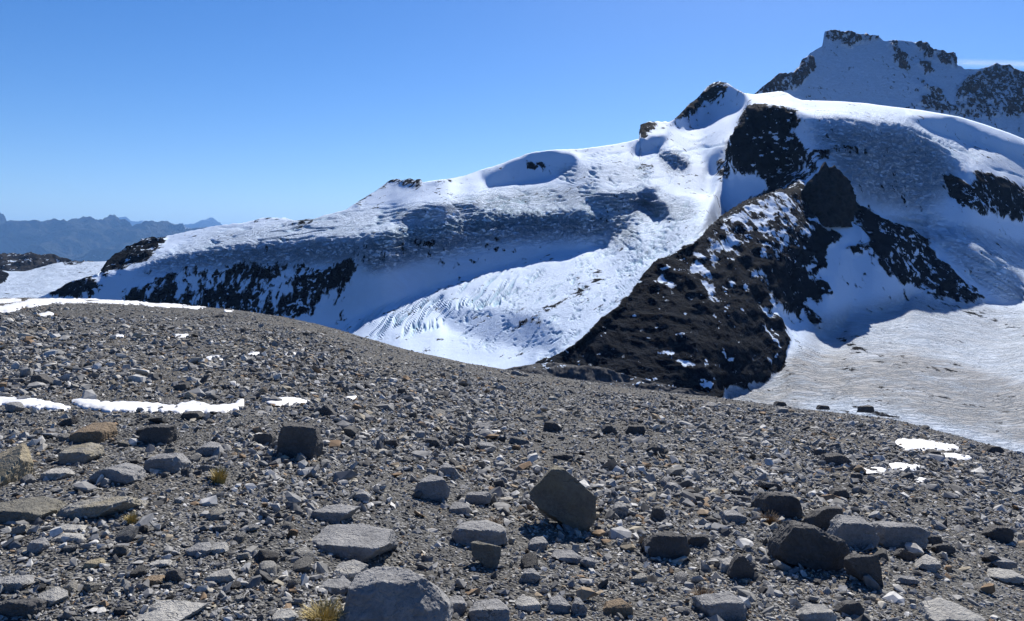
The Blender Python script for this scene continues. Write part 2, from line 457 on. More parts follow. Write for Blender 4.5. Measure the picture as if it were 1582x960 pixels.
# slopes --------------------------------------------------------------
T = R.zeros(0.20)
T[R.V < 330] = 0.27
R.fill(T, [(700, 120), (1240, 120), (1240, 280), (1000, 300), (700, 300)], 0.33)
R.fill(T, [(480, 500), (740, 425), (860, 392), (1000, 350), (1120, 280), (1090, 380), (960, 480), (840, 570), (560, 600), (450, 520)], 0.17)
R.fill(T, [(680, 470), (790, 480), (860, 500), (850, 540), (760, 525), (690, 505)], 0.40)          # the bluish roll of the lower glacier
R.fill(T, [(1150, 150), (1800, 200), (1800, 330), (1480, 240), (1400, 200), (1300, 190), (1180, 175)], 0.30)
R.fill(T, [(1240, 492), (1300, 520), (1314, 484), (1385, 486), (1407, 453), (1540, 470), (1800, 480), (1800, 870), (1000, 870), (1100, 612), (1200, 580), (1220, 530)], 0.085)
R.fill(T, [(1250, 495), (1260, 530), (1295, 530), (1315, 484), (1385, 486), (1407, 453), (1540, 470), (1580, 520), (1380, 540), (1300, 545), (1220, 560), (1220, 500)], 0.16)
R.fill(T, [(1428, 345), (1480, 347), (1600, 380), (1600, 440), (1526, 400), (1445, 372)], 0.36)
R.fill(T, [(1490, 250), (1582, 235), (1800, 320), (1800, 330), (1582, 285)], 0.36)
for poly, k in SHADE_B:
    R.fill(T, poly, SH * k * 1.25)
for poly, t in LITE_B:
    R.fill(T, poly, t)
R.fill(T, ROCK_B[0][0], 2.4)
R.fill(T, ROCK_B[3][0], 0.56)
R.fill(T, [(1180, 380), (1300, 330), (1310, 366), (1290, 450), (1260, 500), (1200, 470), (1170, 430)], 0.95)
R.fill(T, [(1040, 600), (1020, 560), (1100, 540), (1215, 545), (1200, 577), (1117, 606)], 0.9)
R.fill(T, ROCK_B[2][0], 0.85)
R.fill(T, ROCK_B[5][0], 0.75)
R.fill(T, ROCK_B[6][0], 1.1)
T = blur(T, 1)
brk = R.zeros()
for ln in BREAKS_B:
    R.line(brk, ln, 2.8, 1.0)
bot_line = curve(CREST, R.us) + 48
fix = (R.V >= bot_line[None] - 4).astype(float)
Yb = curve([(30, 1250), (300, 1150), (480, 960), (560, 800), (620, 700), (860, 560), (1150, 520), (1400, 460), (1582, 420), (1800, 380)], R.us)
# below the pinned edge the ground runs on at an even gentle slope
zl = (HV - bot_line) / F
PB0 = np.log(Yb)[None] + np.log((0.12 - zl[None]) / (0.12 - (HV - np.maximum(R.V, HV)) / F))
WLAT = R.zeros(0.05)[:, 1:]
p = solve_depth(R, T, WLAT, brk, PB0, fix)

us = np.arange(40, 1790, 1.75)
top = curve(SKY_B, us)
top = top + np.interp(us, [40, 700, 980, 1040, 1150, 1165, 1800], [1.2, .8, .5, 1.6, .6, .2, .2]) * perlin(us / 7., us * 0, 0.5, 3)
bot = curve(CREST, us) + 44
NV = 300
bot = np.maximum(bot, top + 3)
kk = 24
tp_ = np.pad(top, kk, mode='edge')
top_s = np.array([tp_[i:i + 2 * kk + 1].mean() for i in range(len(us))])
top_s = np.minimum(top_s, bot - 3)
GU, GV = sheet_grid(us, top_s, bot, NV)
tt = np.linspace(1, 0, NV)[:, None]
GV = GV + (top - top_s)[None] * smooth(tt, 0.80, 1.0)
lnY = R.sample(p, GU, GV)
P = to_world(GU, GV, np.exp(lnY))

# attribute rasters
Q = Raster(30, 1800, 96, 800, 2)
rock = Q.zeros(0.0)
for poly, s in ROCK_B:
    Q.fill(rock, poly, s, jitter=7)
for k_, poly in enumerate(SNOW_ON_ROCK):
    Q.fill(rock, poly, 0.05 if k_ in (6, 17, 18) else 0.40, jitter=6)
rock = blur(rock, 1)
# scattered snow patches on the spur
spk = smooth(perlin(Q.U / 7.0 + 0.5 * Q.V / 7.0, Q.V / 5.5, 0.4, 21) + 0.35 * perlin(Q.U / 40., Q.V / 30., 0.2, 22), 0.42, 0.58)
inside = Q.zeros(); Q.fill(inside, ROCK_B[3][0], 1.0); Q.fill(inside, [(1300, 330), (1500, 380), (1530, 470), (1420, 465), (1340, 400)], 1.0)
rock = rock * (1 - 0.95 * spk * inside)
Q.line(rock, BREAKS_B[0], 3.6, 1.3); Q.line(rock, BREAKS_B[2], 3.2, 1.2); Q.line(rock, BREAKS_B[1][:3], 3.2, 1.3)
rock = blur(rock, 1)
rock_v = Q.sample(rock, GU, GV)

dirt = Q.zeros(0.02)
flat_glacier = [(1110, 606), (1200, 580), (1222, 545), (1240, 530), (1300, 545), (1345, 540), (1410, 545), (1582, 600), (1800, 640), (1800, 860), (1050, 860), (1090, 640)]
Q.fill(dirt, flat_glacier, 1.25)
Q.fill(dirt, [(1222, 545), (1260, 500), (1314, 480), (1407, 453), (1540, 470), (1800, 500), (1800, 640), (1582, 600), (1410, 545)], 0.7)
Q.fill(dirt, [(1450, 215), (1582, 235), (1800, 320), (1582, 285), (1500, 255)], 0.30)
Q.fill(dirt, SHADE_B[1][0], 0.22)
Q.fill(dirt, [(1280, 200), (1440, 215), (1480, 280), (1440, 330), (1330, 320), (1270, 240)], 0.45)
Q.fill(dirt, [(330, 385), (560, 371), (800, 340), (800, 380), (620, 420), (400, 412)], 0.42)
Q.line(dirt, [(u_, v_ - 5) for u_, v_ in CREST if u_ > 1150], 7.0, 0.0)
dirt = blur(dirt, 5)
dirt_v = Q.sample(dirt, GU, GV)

# crevasses and ice cliffs
def groove(c, a, width, length, thick, seed):
    n = perlin(c / width + 0.25 * perlin(a / (length * 0.7), c / (width * 3), 0.1, seed + 3), a / length, 0.37, seed)
    gate = smooth(perlin(c / (width * 4), a / (length * 0.8), 0.6, seed + 1), -0.25, 0.15)
    return (1 - smooth(np.abs(n), 0.0, thick)) * gate
def zone(poly, soft=4):
    A = Q.zeros(); Q.fill(A, poly, 1.0); return Q.sample(blur(A, soft), GU, GV)
def rot(ang):
    c, s = math.cos(math.radians(ang)), math.sin(math.radians(ang))
    return GU * c + GV * s, -GU * s + GV * c           # along, across
pxm = np.exp(lnY) / F                                    # metres per photo pixel
disp = np.zeros_like(lnY); ice = np.zeros_like(lnY); serac = np.zeros_like(lnY)
def carve(poly, ang, width, length, thick, depth, seed, soft=4, icek=0.8, fine=None):
    global disp, ice, serac
    z = zone(poly, soft)
    serac = np.maximum(serac, z * (max(0.0, icek - 0.25) * 1.3 if fine is None else fine))
    if callable(ang):
        th = np.radians(ang(GU, GV)); a = GU * np.cos(th) + GV * np.sin(th); c = -GU * np.sin(th) + GV * np.cos(th)
    else:
        a, c = rot(ang)
    g = groove(c, a, width, length, thick, seed) * z
    disp = disp - 1.5 * g * depth * pxm
    ice = np.maximum(ice, g * icek)
# arcs of the lower glacier
arc = [(522, 502), (612, 470), (740, 430), (815, 410), (850, 420), (815, 470), (745, 480), (690, 505), (600, 520), (560, 518)]
zarc = zone(arc, 3)
edge_v = curve([(500, 506), (519, 500), (612, 464), (680, 443), (740, 426), (809, 408), (855, 391), (900, 385)], GU)
tdn = np.maximum(GV - edge_v, 0)
carc = 7 * perlin(GU / 34., GV / 20., 0.0, 141) + GU + 62 * (1 - np.exp(-tdn / 24.0)) + 0.25 * tdn
ga = groove(carc, tdn, 6.0, 30.0, 0.26, 40) * zarc
disp = disp - ga * 6.0 * pxm; ice = np.maximum(ice, ga * 1.0)
carve([(700, 480), (830, 420), (1000, 372), (1080, 350), (1060, 390), (960, 470), (850, 556), (700, 520)], -38, 3.6, 26, 0.13, 2.0, 45, 5, 0.9, 0.10)
carve([(250, 398), (330, 360), (440, 345), (560, 325), (640, 320), (560, 372), (430, 384), (300, 400)], -8, 5.5, 40, 0.24, 2.6, 50, 4, 0.6)
carve([(600, 325), (760, 300), (900, 292), (1000, 300), (1080, 320), (1060, 345), (960, 330), (860, 322), (740, 330), (620, 352)], -6, 5.0, 34, 0.26, 2.8, 55, 4, 0.8)
carve([(860, 262), (960, 250), (1010, 262), (1000, 290), (930, 290), (870, 285)], 12, 5, 22, 0.25, 2.6, 60, 4, 0.7, 0.3)
carve([(900, 232), (1050, 225), (1120, 200), (1130, 240), (1080, 300), (1000, 300), (900, 250)], -15, 8, 50, 0.10, 1.6, 65, 4, 0.4, 0.05)
carve([(880, 350), (980, 330), (1080, 330), (1090, 372), (1000, 400), (930, 392)], -10, 5, 20, 0.22, 2.4, 66, 4, 0.6, 0.2)
carve([(1436, 350), (1500, 350), (1600, 380), (1600, 470), (1540, 460), (1470, 400)], 33, 5.5, 70, 0.22, 2.6, 70, 3, 0.5)
carve([(1340, 190), (1450, 200), (1600, 260), (1600, 290), (1500, 255), (1400, 230)], 24, 6, 80, 0.2, 1.8, 75, 4, 0.3)
carve([(1370, 330), (1450, 330), (1460, 350), (1440, 380), (1400, 360)], 20, 5, 30, 0.26, 2.2, 78, 4, 0.5)
carve(flat_glacier, 14, 4.5, 40, 0.16, 0.5, 80, 6, 0.0, 0.28)
carve([(1240, 495), (1407, 455), (1582, 475), (1800, 500), (1800, 700), (1582, 600), (1300, 545)], 18, 4, 40, 0.18, 0.5, 85, 6, 0.0, 0.22)
# seracs and broken ice of the hanging fronts
zf = np.maximum.reduce([zone([(560, 370), (640, 350), (765, 324), (850, 326), (985, 334), (950, 362), (850, 366), (760, 376), (640, 400), (570, 420)], 5),
                        0.8 * zone([(200, 420), (260, 397), (340, 384), (560, 368), (570, 400), (420, 410), (300, 412)], 5),
                        0.7 * zone([(1250, 190), (1390, 196), (1450, 228), (1480, 262), (1430, 320), (1320, 300), (1280, 240)], 8),
                        0.8 * zone([(1015, 240), (1040, 236), (1064, 252), (1058, 268), (1030, 264)], 3),
                        0.7 * zone([(905, 306), (1015, 292), (1036, 322), (1028, 338), (930, 326)], 4),
                        0.7 * zone([(930, 365), (985, 345), (990, 372), (960, 385)], 3)])
serac = np.maximum(serac, zf); serac = np.maximum(serac, 0.02)
ser = ridged(GU / 13., GV / 8., 0.3, 4, 90, 0.6)
disp = disp + zf * ser * 3.8 * pxm
ice = np.maximum(ice, zf * smooth(-ser, -0.6, 0.5) * 0.55)
blue_edge = zone([(560, 372), (640, 350), (700, 340), (765, 322), (830, 328), (930, 322), (988, 333), (930, 345), (800, 350), (700, 362), (600, 385)], 3)
ice = np.maximum(ice, blue_edge * (0.45 + 0.5 * perlin(GU / 6., GV / 5., .2, 95)))
# rock relief
rk = np.clip(rock_v, 0, 1.2)
X3, Y3, Z3 = P[..., 0], P[..., 1], P[..., 2]
rel = ridged(X3 / 70., Y3 / 90., Z3 / 70., 5, 100, 0.55)
spur = zone(ROCK_B[3][0], 4)
disp = disp + rk * (rel - 0.6) * (6.0 - 4.2 * spur)
gul = ridged((X3 + 0.35 * Y3) / 42., Z3 / 260., 0.2, 3, 110, 0.5)
disp = disp + spur * ((gul - 0.5) * 2.4 + (ridged(X3 / 55., Y3 / 60., Z3 / 17., 4, 160, 0.6) - 0.5) * 1.6)
fing = zone(ROCK_B[0][0], 3)
disp = disp + fing * ridged(X3 / 30., Z3 / 160., 0.2, 4, 115, 0.6) * 7.0
# long wind-rolled undulation of the snow
disp = disp + (1 - np.clip(rk, 0, 1)) * fbm(X3 / 160., Y3 / 220., 0.3, 3, 120) * 5.0
N = grid_normals(P)
fade = np.ones(NV); fade[:4] = [0, .3, .6, .85]
P = P + N * (disp * fade[:, None])[..., None]
# dark cracks and debris lines
Lr = Q.zeros()
for ln, w in (([(826, 494), (850, 478), (872, 462), (890, 455), (905, 443), (925, 431)], 2.2), ([(1294, 569), (1318, 573), (1322, 581), (1345, 592), (1368, 596), (1385, 602), (1396, 609)], 1.8),
              ([(1215, 482), (1262, 503), (1300, 523), (1340, 541), (1380, 549), (1412, 551)], 2.2), ([(1436, 458), (1470, 470), (1510, 486), (1582, 508), (1700, 540)], 2.2),
              ([(765, 520), (800, 502), (826, 494)], 1.6), ([(1380, 640), (1400, 648), (1450, 662), (1500, 676), (1540, 690)], 1.4)):
    Q.line(Lr, ln, w, 0.62)
rock_v = np.maximum(rock_v, Q.sample(blur(Lr, 1), GU, GV))

# rows behind the skyline so every ridge has a far side
sky_row = P[0]
back = []
for s, drop in ((0.30, 0.42), (0.12, 0.11), (0.04, 0.022)):
    b_ = sky_row * (1 + s); b_[:, 2] = CAMZ + (sky_row[:, 2] - CAMZ) * (1 + s) - drop * sky_row[:, 1]
    back.append(b_)
PB = np.concatenate([np.stack(back), P], 0)
def padrows(A): return np.concatenate([np.repeat(A[:1], 3, 0), A], 0)
NB = grid_normals(PB)
attrs = {"rock": padrows(rock_v), "dirt": padrows(dirt_v), "ice": padrows(ice), "serac": padrows(serac)}
GUp, GVp = padrows(GU), padrows(GV)

mat_alpine = make_alpine("alpine_snow_and_rock")
mat_spur = make_alpine("spur_scree", (0.0058, 0.0076, 0.0115), (0.0195, 0.024, 0.033), bump_rock=7.0, edge_amp=2.3)

# split the sheet into the pieces of terrain one can tell apart
faces = grid_faces(*GUp.shape).reshape(-1, 4)
fu = (GUp[:-1, :-1] + GUp[1:, 1:]).ravel() / 2; fv = (GVp[:-1, :-1] + GVp[1:, 1:]).ravel() / 2
lab = np.zeros(len(fu), int)
pieces = ["upper_glacier", "ice_dome", "rock_spur", "flat_glacier", "spur_saddle", "left_ridge", "rock_wall", "lower_glacier"]
lab[inpoly(fu, fv, [(1150, 90), (1900, 90), (1900, 520), (1540, 470), (1407, 453), (1314, 484), (1262, 535), (1231, 465), (1270, 320), (1240, 280), (1120, 270), (1150, 165), (1222, 172), (1221, 90)])] = 1
lab[inpoly(fu, fv, [(1221, 0), (1900, 0), (1900, 300), (1221, 172)])] = 1
lab[inpoly(fu, fv, ROCK_B[3][0]) | inpoly(fu, fv, ROCK_B[5][0])] = 2
lab[inpoly(fu, fv, [(1110, 606), (1201, 577), (1219, 523), (1262, 535), (1314, 484), (1407, 453), (1540, 470), (1900, 480), (1900, 990), (1050, 990)])] = 3
lab[inpoly(fu, fv, ROCK_B[2][0])] = 4
lab[inpoly(fu, fv, ROCK_B[0][0])] = 6
lab[(lab == 0) & inpoly(fu, fv, [(0, 300), (560, 300), (560, 371), (600, 440), (519, 500), (480, 560), (0, 560)])] = 5
lab[(lab == 0) & inpoly(fu, fv, [(480, 560), (519, 498), (612, 464), (740, 425), (855, 390), (946, 372), (1080, 376), (960, 480), (835, 562), (820, 700), (480, 700)])] = 7
flatN = NB.reshape(-1, 3); flatP = PB.reshape(-1, 3)
for k, nm in enumerate(pieces):
    f = faces[lab == k]
    idx, inv = np.unique(f, return_inverse=True)
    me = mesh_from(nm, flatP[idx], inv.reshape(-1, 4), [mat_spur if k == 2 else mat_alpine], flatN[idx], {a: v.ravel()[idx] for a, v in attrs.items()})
    link(nm, me, kind="structure")

# the rock tower that crowns the spur: a body of its own with a far side
pin = [(1222, 322), (1230, 311), (1238, 297), (1246, 284), (1256, 273), (1264, 266), (1268, 258), (1271, 254), (1275, 249), (1277, 252), (1281, 259), (1285, 258), (1289, 255), (1293, 261), (1301, 266), (1304, 272), (1309, 276), (1314, 284), (1317, 297), (1319, 312), (1326, 325), (1334, 338)]
pu_ = np.arange(1222, 1334.1, 0.8)
pt_ = curve(pin, pu_) + 1.6 * fbm(pu_ / 5., pu_ * 0, 0.5, 3, 170)
GUp_, GVp_ = sheet_grid(pu_, pt_, np.maximum(pt_ + 2, np.full_like(pu_, 352.)), 64)
Yp0 = float(np.exp(R.sample(p, np.array([1280.]), np.array([330.]))[0]))
wpin = np.clip(1 - ((GUp_ - 1279) / 58.) ** 2, 0, 1)
YP = Yp0 * (1 + 0.012 + 0.030 * (1 - wpin) - 0.040 * ((GVp_ - 250) / 100.) * wpin)
PPn = to_world(GUp_, GVp_, YP)
dpn = (ridged(PPn[..., 0] / 16., PPn[..., 2] / 30., PPn[..., 1] / 16., 4, 171, 0.6) - 0.5) * 4.5
PPn = PPn + grid_normals(PPn) * (dpn * np.clip(np.arange(64) / 4., 0, 1)[:, None])[..., None]
bk = []
for s_, drop in ((0.06, 0.11), (0.03, 0.035), (0.012, 0.006)):
    b_ = PPn[0] * (1 + s_); b_[:, 2] = CAMZ + (PPn[0][:, 2] - CAMZ) * (1 + s_) - drop * PPn[0][:, 1]; bk.append(b_)
PPn = np.concatenate([np.stack(bk), PPn], 0); on = np.ones(PPn.shape[:2]).ravel()
mat_tower = make_alpine("tower_rock", (0.012, 0.0135, 0.0165), (0.055, 0.057, 0.062), sc=2.2, edge_amp=0.6, crumbs=0.0, bump_rock=9.0)
link("rock_pinnacle", mesh_from("rock_pinnacle", PPn.reshape(-1, 3), grid_faces(*PPn.shape[:2]).reshape(-1, 4), [mat_tower], None, {"rock": on * 1.5, "dirt": on * 0, "ice": on * 0, "serac": on * 0}), kind="structure")

# ---------------------------------------------------------------- the summit behind the dome
RA = Raster(1100, 1800, 30, 330, 3)
TA = RA.zeros(SH * 1.5)
RA.fill(TA, [(1270, 80), (1272, 40), (1365, 50), (1345, 60), (1310, 76), (1290, 62)], 2.0)
RA.fill(TA, [(1180, 145), (1245, 85), (1262, 100), (1235, 138)], 1.6)
RA.fill(TA, [(1375, 60), (1400, 84), (1408, 116), (1390, 108), (1372, 80)], 1.5)
RA.fill(TA, [(1410, 64), (1440, 70), (1482, 100), (1450, 95), (1425, 88)], 1.6)
RA.fill(TA, [(1406, 122), (1432, 128), (1432, 134), (1410, 128)], 0.4)
TA = blur(TA, 1)
pA = solve_depth(RA, TA, RA.zeros(0.03)[:, 1:], RA.zeros(), np.log(curve([(1100, 2500), (1400, 2600), (1800, 2700)], RA.us)), (RA.V >= 300).astype(float), 500)
usA = np.arange(1120, 1790, 1.5)
topA = curve(SKY_A, usA) + 0.9 * perlin(usA / 4., usA * 0, 0.5, 13)
GUa, GVa = sheet_grid(usA, topA, np.full_like(usA, 290.), 170)
YA = np.exp(RA.sample(pA, GUa, GVa))
PA = to_world(GUa, GVa, YA)
rA = RA.zeros(0.0)
for poly, s in (([(1272, 48), (1310, 46), (1338, 51), (1360, 56), (1345, 66), (1318, 73), (1310, 75), (1295, 67), (1276, 60)], 0.92),
                ([(1160, 148), (1203, 112), (1228, 110), (1243, 87), (1256, 92), (1262, 104), (1243, 126), (1231, 139), (1191, 144)], 0.85),
                ([(1376, 62), (1382, 62), (1399, 84), (1405, 112), (1393, 109), (1380, 96), (1374, 78)], 0.95),
                ([(1410, 66), (1432, 64), (1450, 79), (1470, 82), (1479, 102), (1462, 102), (1444, 87), (1432, 94), (1420, 78)], 1.0),
                ([(1415, 96), (1438, 99), (1441, 112), (1428, 115)], 0.95), ([(1405, 114), (1435, 132), (1453, 142), (1472, 172), (1450, 174), (1420, 162), (1421, 150), (1440, 145)], 0.78),
                ([(1478, 139), (1496, 118), (1538, 97), (1560, 100), (1600, 112), (1700, 150), (1700, 190), (1582, 180), (1520, 182), (1475, 172)], 0.72),
                ([(1420, 150), (1450, 146), (1475, 165), (1510, 185), (1440, 172)], 0.7), ([(1486, 136), (1512, 134), (1508, 147), (1490, 146)], 0.95)):
    RA.fill(rA, poly, s * 0.78, jitter=4)
rav = RA.sample(rA, GUa, GVa)
NA = grid_normals(PA)
dA = np.clip(rav, 0, 1) * (ridged(PA[..., 0] / 60., PA[..., 1] / 80., PA[..., 2] / 60., 5, 140, 0.6) - 0.5) * 20 + fbm(PA[..., 0] / 150., PA[..., 2] / 120., .3, 4, 145) * 3
fA = np.ones(170); fA[:3] = [0, .4, .8]
PA = PA + NA * (dA * fA[:, None])[..., None]
sr = PA[0]; bk = []
for s, drop in ((0.3, 0.5), (0.12, 0.13), (0.04, 0.03)):
    b_ = sr * (1 + s); b_[:, 2] = CAMZ + (sr[:, 2] - CAMZ) * (1 + s) - drop * sr[:, 1]; bk.append(b_)
PA = np.concatenate([np.stack(bk), PA], 0)
mat_summit = make_alpine("summit_snow_and_rock", (0.055, 0.045, 0.045), (0.14, 0.115, 0.11), sc=0.9, edge_amp=2.2, crumbs=0.5, bump_rock=16.0)  # purple-brown rock, its colour lightened to stand in for distance haze
zA = padrows(rav)
link("mountain_summit", mesh_from("mountain_summit", PA.reshape(-1, 3), grid_faces(*PA.shape[:2]).reshape(-1, 4), [mat_summit], None,
     {"rock": zA.ravel(), "dirt": (zA * 0).ravel() + 0.05, "ice": (zA * 0).ravel(), "serac": (zA * 0).ravel() + 0.25}), kind="structure")

# ---------------------------------------------------------------- the low glacier and hills at the far left
def simple_sheet(name, u0, u1, du, skyline, bottom, Ybot, slope, mat, rockval, nv=60, amp=10., wl=120., seed=0, jit=0.6, dirtv=0.1, back_s=((0.5, 0.25), (0.2, 0.06), (0.06, 0.012)), ridge=False, rockfn=None):
    uu = np.arange(u0, u1, du)
    tp = curve(skyline, uu) + jit * fbm(uu / 9., uu * 0, 0.5, 3, seed)
    gu, gv = sheet_grid(uu, tp, np.maximum(np.full_like(uu, bottom), tp + 2), nv)
    z = (HV - gv) / F
    lnp = np.empty_like(gv); lnp[-1] = math.log(Ybot)
    for j in range(nv - 2, -1, -1):
        zz = 0.5 * (z[j] + z[j + 1]); sl = np.maximum(slope, zz + 0.03)
        lnp[j] = lnp[j + 1] + (z[j] - z[j + 1]) / (sl - zz)
    Pq = to_world(gu, gv, np.exp(lnp))
    nn = grid_normals(Pq)
    d = (ridged if ridge else fbm)(Pq[..., 0] / wl, Pq[..., 1] / wl, Pq[..., 2] / wl, 5, seed + 3, 0.55) * amp
    ff = np.ones(nv); ff[:3] = [0, .4, .8]
    Pq = Pq + nn * (d * ff[:, None])[..., None]
    sr_ = Pq[0]; bb = []
    for s, drop in back_s:
        b_ = sr_ * (1 + s); b_[:, 2] = CAMZ + (sr_[:, 2] - CAMZ) * (1 + s) - drop * sr_[:, 1]; bb.append(b_)
    Pq = np.concatenate([np.stack(bb), Pq], 0)
    rv = rockval if rockfn is None else padrows(rockfn(gu, gv))
    o = np.ones(Pq.shape[:2])
    return link(name, mesh_from(name, Pq.reshape(-1, 3), grid_faces(*Pq.shape[:2]).reshape(-1, 4), [mat], None,
                {"rock": (o * rv).ravel(), "dirt": (o * dirtv).ravel(), "ice": (o * 0).ravel(), "serac": (o * 0).ravel() + 0.3}), kind="structure")

def gl_rock(gu, gv):
    return 1.3 * inpoly(gu, gv, [(-140, 425), (0, 417), (14, 424), (8, 434), (-10, 440), (-140, 445)]).astype(float) + 0.62 * inpoly(gu, gv, [(92, 400), (128, 400), (130, 408), (100, 410)])
simple_sheet("valley_glacier", -160, 330, 1.8, [(-160, 420), (0, 418), (11, 419), (41, 419), (81, 408), (95, 405), (110, 404), (127, 405), (162, 404), (240, 398), (330, 398)], 478, 1500, 0.13,
             mat_alpine, 0, 70, 5., 130., 200, 0.6, 0.2, rockfn=gl_rock)
mat_hill = make_alpine("barren_hill", (0.02, 0.021, 0.024), (0.06, 0.058, 0.058), sc=0.4, edge_amp=0.9)
simple_sheet("barren_hill", -200, 330, 2.0, [(-200, 396), (-60, 400), (0, 403), (27, 401), (68, 404), (84, 408), (120, 410), (330, 412)], 440, 3500, 0.18, mat_hill, 0.95, 40, 40., 300., 210, 0.8, 0.0, ridge=True)
mat_far = make_alpine("far_range", (0.025, 0.034, 0.03), (0.08, 0.078, 0.07), sc=0.008, bump_snow=4, bump_rock=14, edge_amp=1.3, crumbs=0.0)
rng_rock = lambda gu, gv: 1.05 - 0.33 * smooth(-(gv - curve(RNG1, gu)), -16, -2)
RNG1 = [(-260, 330), (-120, 336), (-40, 332), (0, 345), (8, 350), (18, 357), (35, 361), (54, 357), (62, 359), (81, 369), (108, 368), (130, 362), (138, 358), (152, 362), (162, 361), (168, 354), (173, 349), (187, 351), (195, 361), (215, 366), (240, 360), (280, 364), (330, 372), (420, 380)]
RNG1 = [(a_, b_ + 2.5) for a_, b_ in RNG1]
simple_sheet("mountain_range", -260, 430, 2.0, RNG1, 415, 38000, 0.32, mat_far, 1, 90, 700., 7000., 220, 2.2, 0.0, ((0.3, 0.075), (0.15, 0.03), (0.05, 0.008)), True, rng_rock)
RNG2 = [(-260, 352), (0, 362), (65, 358), (89, 357), (111, 360), (125, 353), (135, 351), (148, 354), (162, 357), (180, 353), (195, 349), (210, 350), (225, 349), (244, 351), (258, 355), (271, 353), (287, 350), (300, 352), (310, 347), (320, 345), (330, 348), (345, 358), (430, 370)]
RNG2 = [(a_, b_ - 2.5) for a_, b_ in RNG2]
simple_sheet("distant_range", -260, 440, 2.0, RNG2, 400, 75000, 0.30, mat_far, 0.85, 60, 700., 11000., 230, 1.2, 0.0, ((0.3, 0.075), (0.15, 0.03), (0.05, 0.008)), True, lambda gu, gv: 1.0 - 0.42 * smooth(-(gv - curve(RNG2, gu)), -12, -1))

mat_mound = make_alpine("moraine_rubble", (0.035, 0.037, 0.042), (0.15, 0.152, 0.158), sc=9.0, bump_snow=1.0, bump_rock=5.0, edge_amp=0.8, crumbs=1.0)
simple_sheet("moraine_mound", 770, 1140, 1.2, [(770, 572), (800, 567), (826, 562), (850, 561), (880, 563), (905, 566), (930, 571), (960, 577), (985, 583), (1010, 590), (1050, 600), (1090, 610), (1140, 624)], 640, 115, 0.30, mat_mound, 0.98, 60, 1.4, 7.0, 260, 1.3, 0.0,
             ((0.25, 0.12), (0.1, 0.035), (0.03, 0.008)))

# ------------------------------------------------------------------ the moraine in the foreground
_xs = np.array([(u - CX) / F for u, v in CREST]); _zc = np.array([(HV - v - 6) / F for u, v in CREST])
_xf = np.linspace(-1.1, 1.1, 400)
_zf = np.interp(_xf, _xs, _zc)
for _ in range(2):
    _zf = np.convolve(np.pad(_zf, 9, mode='edge'), np.ones(19) / 19, mode='valid')
_yc = np.interp(_xf, [-1.1, -0.7, -0.3, 0.1, 0.45, 0.7, 1.1], [62, 60, 52, 42, 34, 28, 26])
_k = CAMZ / _yc ** 2
_m = -_zf - 2 * CAMZ / _yc
_m0 = float(np.interp(0, _xf, _m))

def gz_base(X, Y):
    X = np.asarray(X, float); Y = np.asarray(Y, float)
    Yc = np.maximum(Y, 2.0)
    x = np.clip(X / Yc, -1.1, 1.1)
    return -np.interp(x, _xf, _m) * Yc + _m0 * (Yc - Y) - np.interp(x, _xf, _k) * np.maximum(Y, 0) ** 2

def gz(X, Y):
    X = np.asarray(X, float); Y = np.asarray(Y, float)
    far = smooth(Y, 3, 30)
    return gz_base(X, Y) + 0.05 * perlin(X / 1.7, Y / 1.9, 0.0, 301) + 0.016 * perlin(X / .45, Y / .5, 0.0, 302) + (0.02 + 0.10 * far) * perlin(X / 5.5, Y / 4.2, 0.0, 303)

_gu = np.arange(-80, 1664, 4.0); _gy = np.exp(np.linspace(math.log(1.8), math.log(75.), 520))
_gv = HV - F * (gz((_gu[None] - CX) / F * _gy[:, None], np.repeat(_gy[:, None], len(_gu), 1)) - CAMZ) / _gy[:, None]
_gv = np.minimum.accumulate(_gv, 0)
_tv = np.arange(440.0, 1000.0, 1.0)
_tl = np.stack([np.interp(-_tv, -_gv[:, i] + 1e-7 * np.arange(520), np.log(_gy)) for i in range(len(_gu))], 1)   # ln depth by row and column
def ground_at(u, v):
    """where the line of sight through a photo pixel meets the moraine"""
    fu_ = min(max((u + 80) / 4.0, 0), len(_gu) - 1.001); fv_ = min(max(v - 440.0, 0), len(_tv) - 1.001)
    i, j = int(fu_), int(fv_); a, b = fu_ - i, fv_ - j
    Y = math.exp((_tl[j, i] * (1 - a) + _tl[j, i + 1] * a) * (1 - b) + (_tl[j + 1, i] * (1 - a) + _tl[j + 1, i + 1] * a) * b)
    X = (u - CX) / F * Y
    return np.array([X, Y, float(gz(X, Y))])

